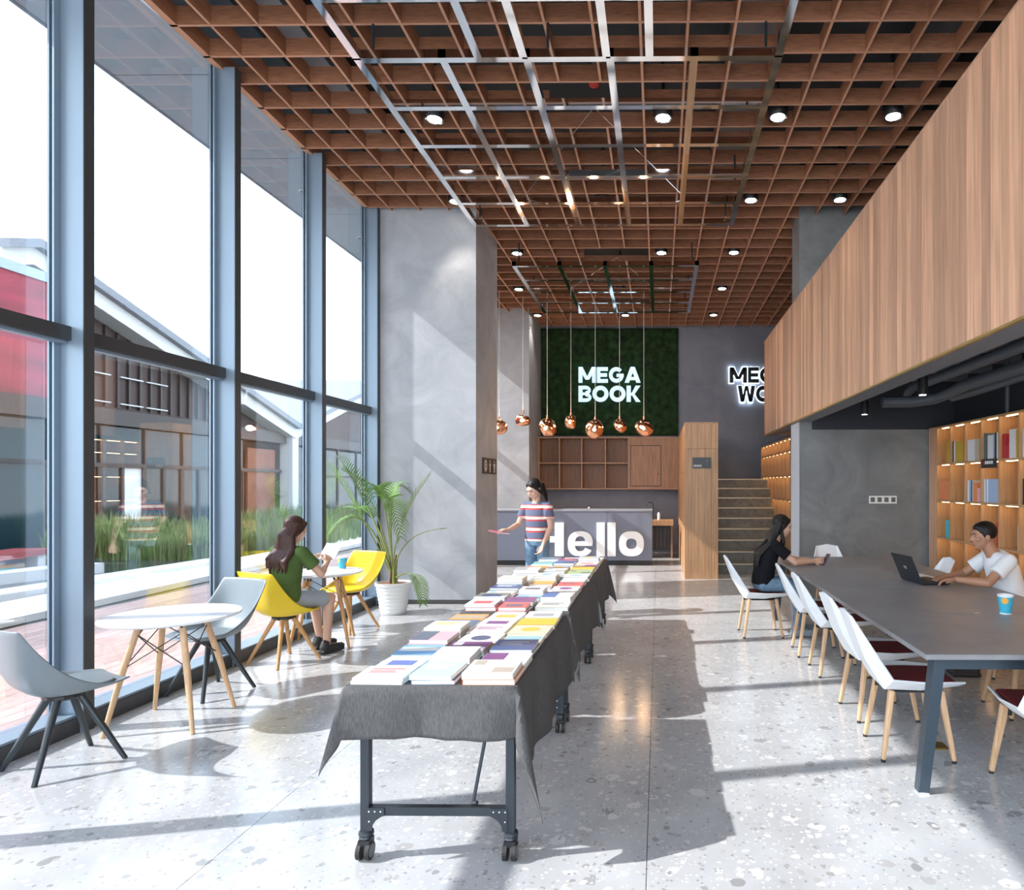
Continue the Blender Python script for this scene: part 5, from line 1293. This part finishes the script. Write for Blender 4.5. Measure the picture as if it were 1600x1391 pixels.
# tall grass
gm = mat('grass', (0.13, 0.24, 0.05), 0.7, noise=0.45, nscale=0.9, col2=(0.30, 0.38, 0.14)); gg = random.Random(5); gv = MB()
gv_v = []; gv_f = []
for _ in range(26000):
    Y = 14.3+(gg.random()**1.5)*20; X = gg.uniform(-15.8, -5.2 if Y > 16.5 else -8.6)
    if X > -8.8 and Y < 19+gg.random()*2: continue
    if X > -9.6 and Y < 15.4: continue
    if X < -15.1 or (X < -13.6 and Y < 15.3): continue
    h = gg.uniform(0.3, 0.95)*(0.75+0.35*math.sin(X*1.3)*math.sin(Y*0.9)); a = gg.uniform(0, 6.28); lean = gg.uniform(0.05, 0.35)*h; w = gg.uniform(0.008, 0.016)*(1+0.03*Y)
    ca, sa = math.cos(a), math.sin(a); n = len(gv_v); b = gg.uniform(0, 6.28); lx_, ly_ = math.cos(b)*lean, math.sin(b)*lean
    gv_v += [(X-ca*w, Y-sa*w, -0.12), (X+ca*w, Y+sa*w, -0.12), (X+ca*w*.8+lx_*.4, Y+sa*w*.8+ly_*.4, h*0.6), (X-ca*w*.8+lx_*.4, Y-sa*w*.8+ly_*.4, h*0.6), (X+lx_, Y+ly_, h)]
    gv_f += [(n, n+1, n+2, n+3), (n+3, n+2, n+4)]
me = bpy.data.meshes.new('grass'); me.from_pydata(gv_v, [], gv_f); me.materials.append(gm)
tag(obj('grass', me), 'tall wild green grass in front of the gabled buildings', 'grass', kind='stuff')

# gabled building: facade plane x = XB, facing the room
XB = -16.0
brown = mat('clad_brown', (0.055, 0.032, 0.027), 0.6, noise=0.3, nscale=2, stretch=(1, 6, 0.3)); rust = mat('rust_panel', (0.24, 0.08, 0.04), 0.6, noise=0.3, nscale=1.5)
dkglass = mat('teal_glass', (0.02, 0.045, 0.055), 0.06); frm = mat('facade_frame', (0.045, 0.036, 0.033), 0.5); fasc = mat('fascia_white', (0.62, 0.63, 0.64), 0.5); roofm = mat('roof_grey', (0.22, 0.24, 0.27), 0.6)
paleroof = mat('roof_pink', (0.36, 0.29, 0.32), 0.6, noise=0.08, nscale=1, stretch=(0.2, 0.2, 6))
bd_ = thing('gabled_building', 'brown clad glass fronted building with zigzag gables outside', 'building', (0, 0, 0))
ridge = [(15.2, 7.17), (16.0, 7.45), (27.7, 3.94), (36.5, 7.2), (46.0, 3.7)]
poly = [(15.2, 3.35)]+[(y, z-0.35) for y, z in ridge]+[(46.0, 3.35)]
MB().prism(poly, XB-6, XB-0.05, 'X').build('upper_wall', brown, bd_)
for (y0, z0), (y1, z1) in zip(ridge[:-1], ridge[1:]):
    MB().prism([(y0, z0-0.42), (y1, z1-0.42), (y1, z1), (y0, z0)], XB-0.04, XB+0.55, 'X').build('white_fascia', fasc, bd_)
    MB().prism([(y0, z0+0.001), (y1, z1+0.001), (y1, z1+0.22), (y0, z0+0.22)], XB-6, XB+0.75, 'X').build('roof', roofm, bd_)
MB().box((XB-0.04, 27.5, 0), (XB+0.5, 27.95, 3.6)).build('white_post', fasc, bd_)
for i in range(20):                      # vertical battens on the gable
    y = 16.6+0.42*i; zt = 7.45-(y-16)*0.3-0.45
    if zt > 3.9: MB().box((XB-0.05, y, 3.85), (XB+0.02, y+0.07, zt)).build('batten', frm, bd_)
for z in (3.95, 4.75, 5.55):
    for y in (17.0, 18.0, 19.2, 20.2):
        if z < 7.45-(y+0.9-16)*0.3-0.5: MB().box((XB-0.02, y, z), (XB+0.06, y+0.85, z+0.035)).build('ledge', fasc, bd_)
MB().box((XB-0.1, 15.2, 3.3), (XB+0.25, 46, 3.75)).build('band', frm, bd_)
MB().box((XB-6, 15.2, -0.1), (XB-0.6, 46, 3.3)).build('inner_core', M['plenum'], bd_)
for i in range(13):
    y0 = 15.3+1.62*i; y1 = y0+1.55
    if y0 > 25 : break
    w = MB().box((XB-0.05, y0, 2.2), (XB, y1, 3.28)).build('clerestory_window', dkglass, bd_)
    MB().box((XB-0.02, y0-0.06, 2.2), (XB+0.06, y0, 3.28)).build('frame', frm, w)
    d = MB().box((XB-0.05, y0, -0.1), (XB, y0+0.72, 2.08)).build('glass_door', dkglass, bd_)
    MB().box((XB-0.03, y0-0.06, -0.1), (XB+0.05, y0+0.02, 2.1)).box((XB-0.03, y0+0.70, -0.1), (XB+0.05, y0+0.80, 2.1)).build('frame', frm, d)
    d = MB().box((XB-0.05, y0+0.82, -0.1), (XB, y1, 2.08)).build('glass_door', [dkglass, rust, M['white'], dkglass][i % 4] if i % 3 else dkglass, bd_)
    MB().box((XB-0.03, y1-0.06, -0.1), (XB+0.05, y1+0.01, 2.1)).build('frame', frm, d)
MB().box((XB-0.02, 15.2, 2.08), (XB+0.08, 27.4, 2.2)).build('door_rail', frm, bd_)
MB().box((XB-0.05, 25.2, -0.1), (XB+0.04, 27.0, 3.0)).build('rust_panel', rust, bd_)
for y in (28.4, 30.4, 32.4, 34.4, 36.4, 38.4): 
    w = MB().box((XB-0.05, y, 0.0), (XB+0.01, y+1.8, 3.2)).build('window', dkglass, bd_)
    MB().box((XB-0.02, y-0.1, 0), (XB+0.06, y, 3.3)).box((XB-0.02, y, 1.9), (XB+0.06, y+1.8, 2.0)).build('frame', frm, w)
# red volume in front of the gable at the left
rb = thing('red_building', 'red panelled building block at the left picture edge', 'building', (0, 0, 0))
redm = mat('red_panel', (0.27, 0.02, 0.04), 0.45, noise=0.45, nscale=0.8, stretch=(1, 0.6, 3))
for i in range(6):
    MB().box((-14.1, 4.0+1.85*i, 3.55), (-14.0, 4.0+1.85*(i+1)-0.01, 6.2)).build('red_panel', redm, rb)
MB().box((-15.9, 4.0, 3.5), (-14.1, 15.1, 6.3)).build('body', brown, rb)
MB().box((-15.9, 3.9, 6.2), (-13.95, 15.15, 6.42)).build('parapet', M['soffit'], rb)
MB().box((-15.4, 11.8, 6.42), (-14.6, 13.6, 6.85)).build('roof_unit', M['soffit'], rb)
MB().box((-14.3, 4.0, 3.1), (-13.9, 15.1, 3.55)).build('band', frm, rb)
for i in range(7):
    w = MB().box((-14.3, 4.1+1.57*i, 0.0), (-14.24, 4.1+1.57*(i+1)-0.1, 3.1)).build('window', dkglass, rb)
    MB().box((-14.25, 4.0+1.57*i, -0.1), (-14.15, 4.1+1.57*i, 3.1)).box((-14.25, 4.1+1.57*i, 2.05), (-14.15, 4.0+1.57*(i+1), 2.15)).build('frame', frm, w)
# pale roof of a farther hall
fh = thing('far_hall', 'far pale pink roof seen in the valley between gables', 'building', (0, 0, 0))
MB().prism([(-24, -0.1), (-24, 3.6), (-34, 9.4), (-36, 9.4), (-36, -0.1)], 18, 62, 'Y').build('hall_body', paleroof, fh)
MB().box((-24.4, 18, 3.3), (-23.8, 62, 3.6)).build('gutter', fasc, fh)
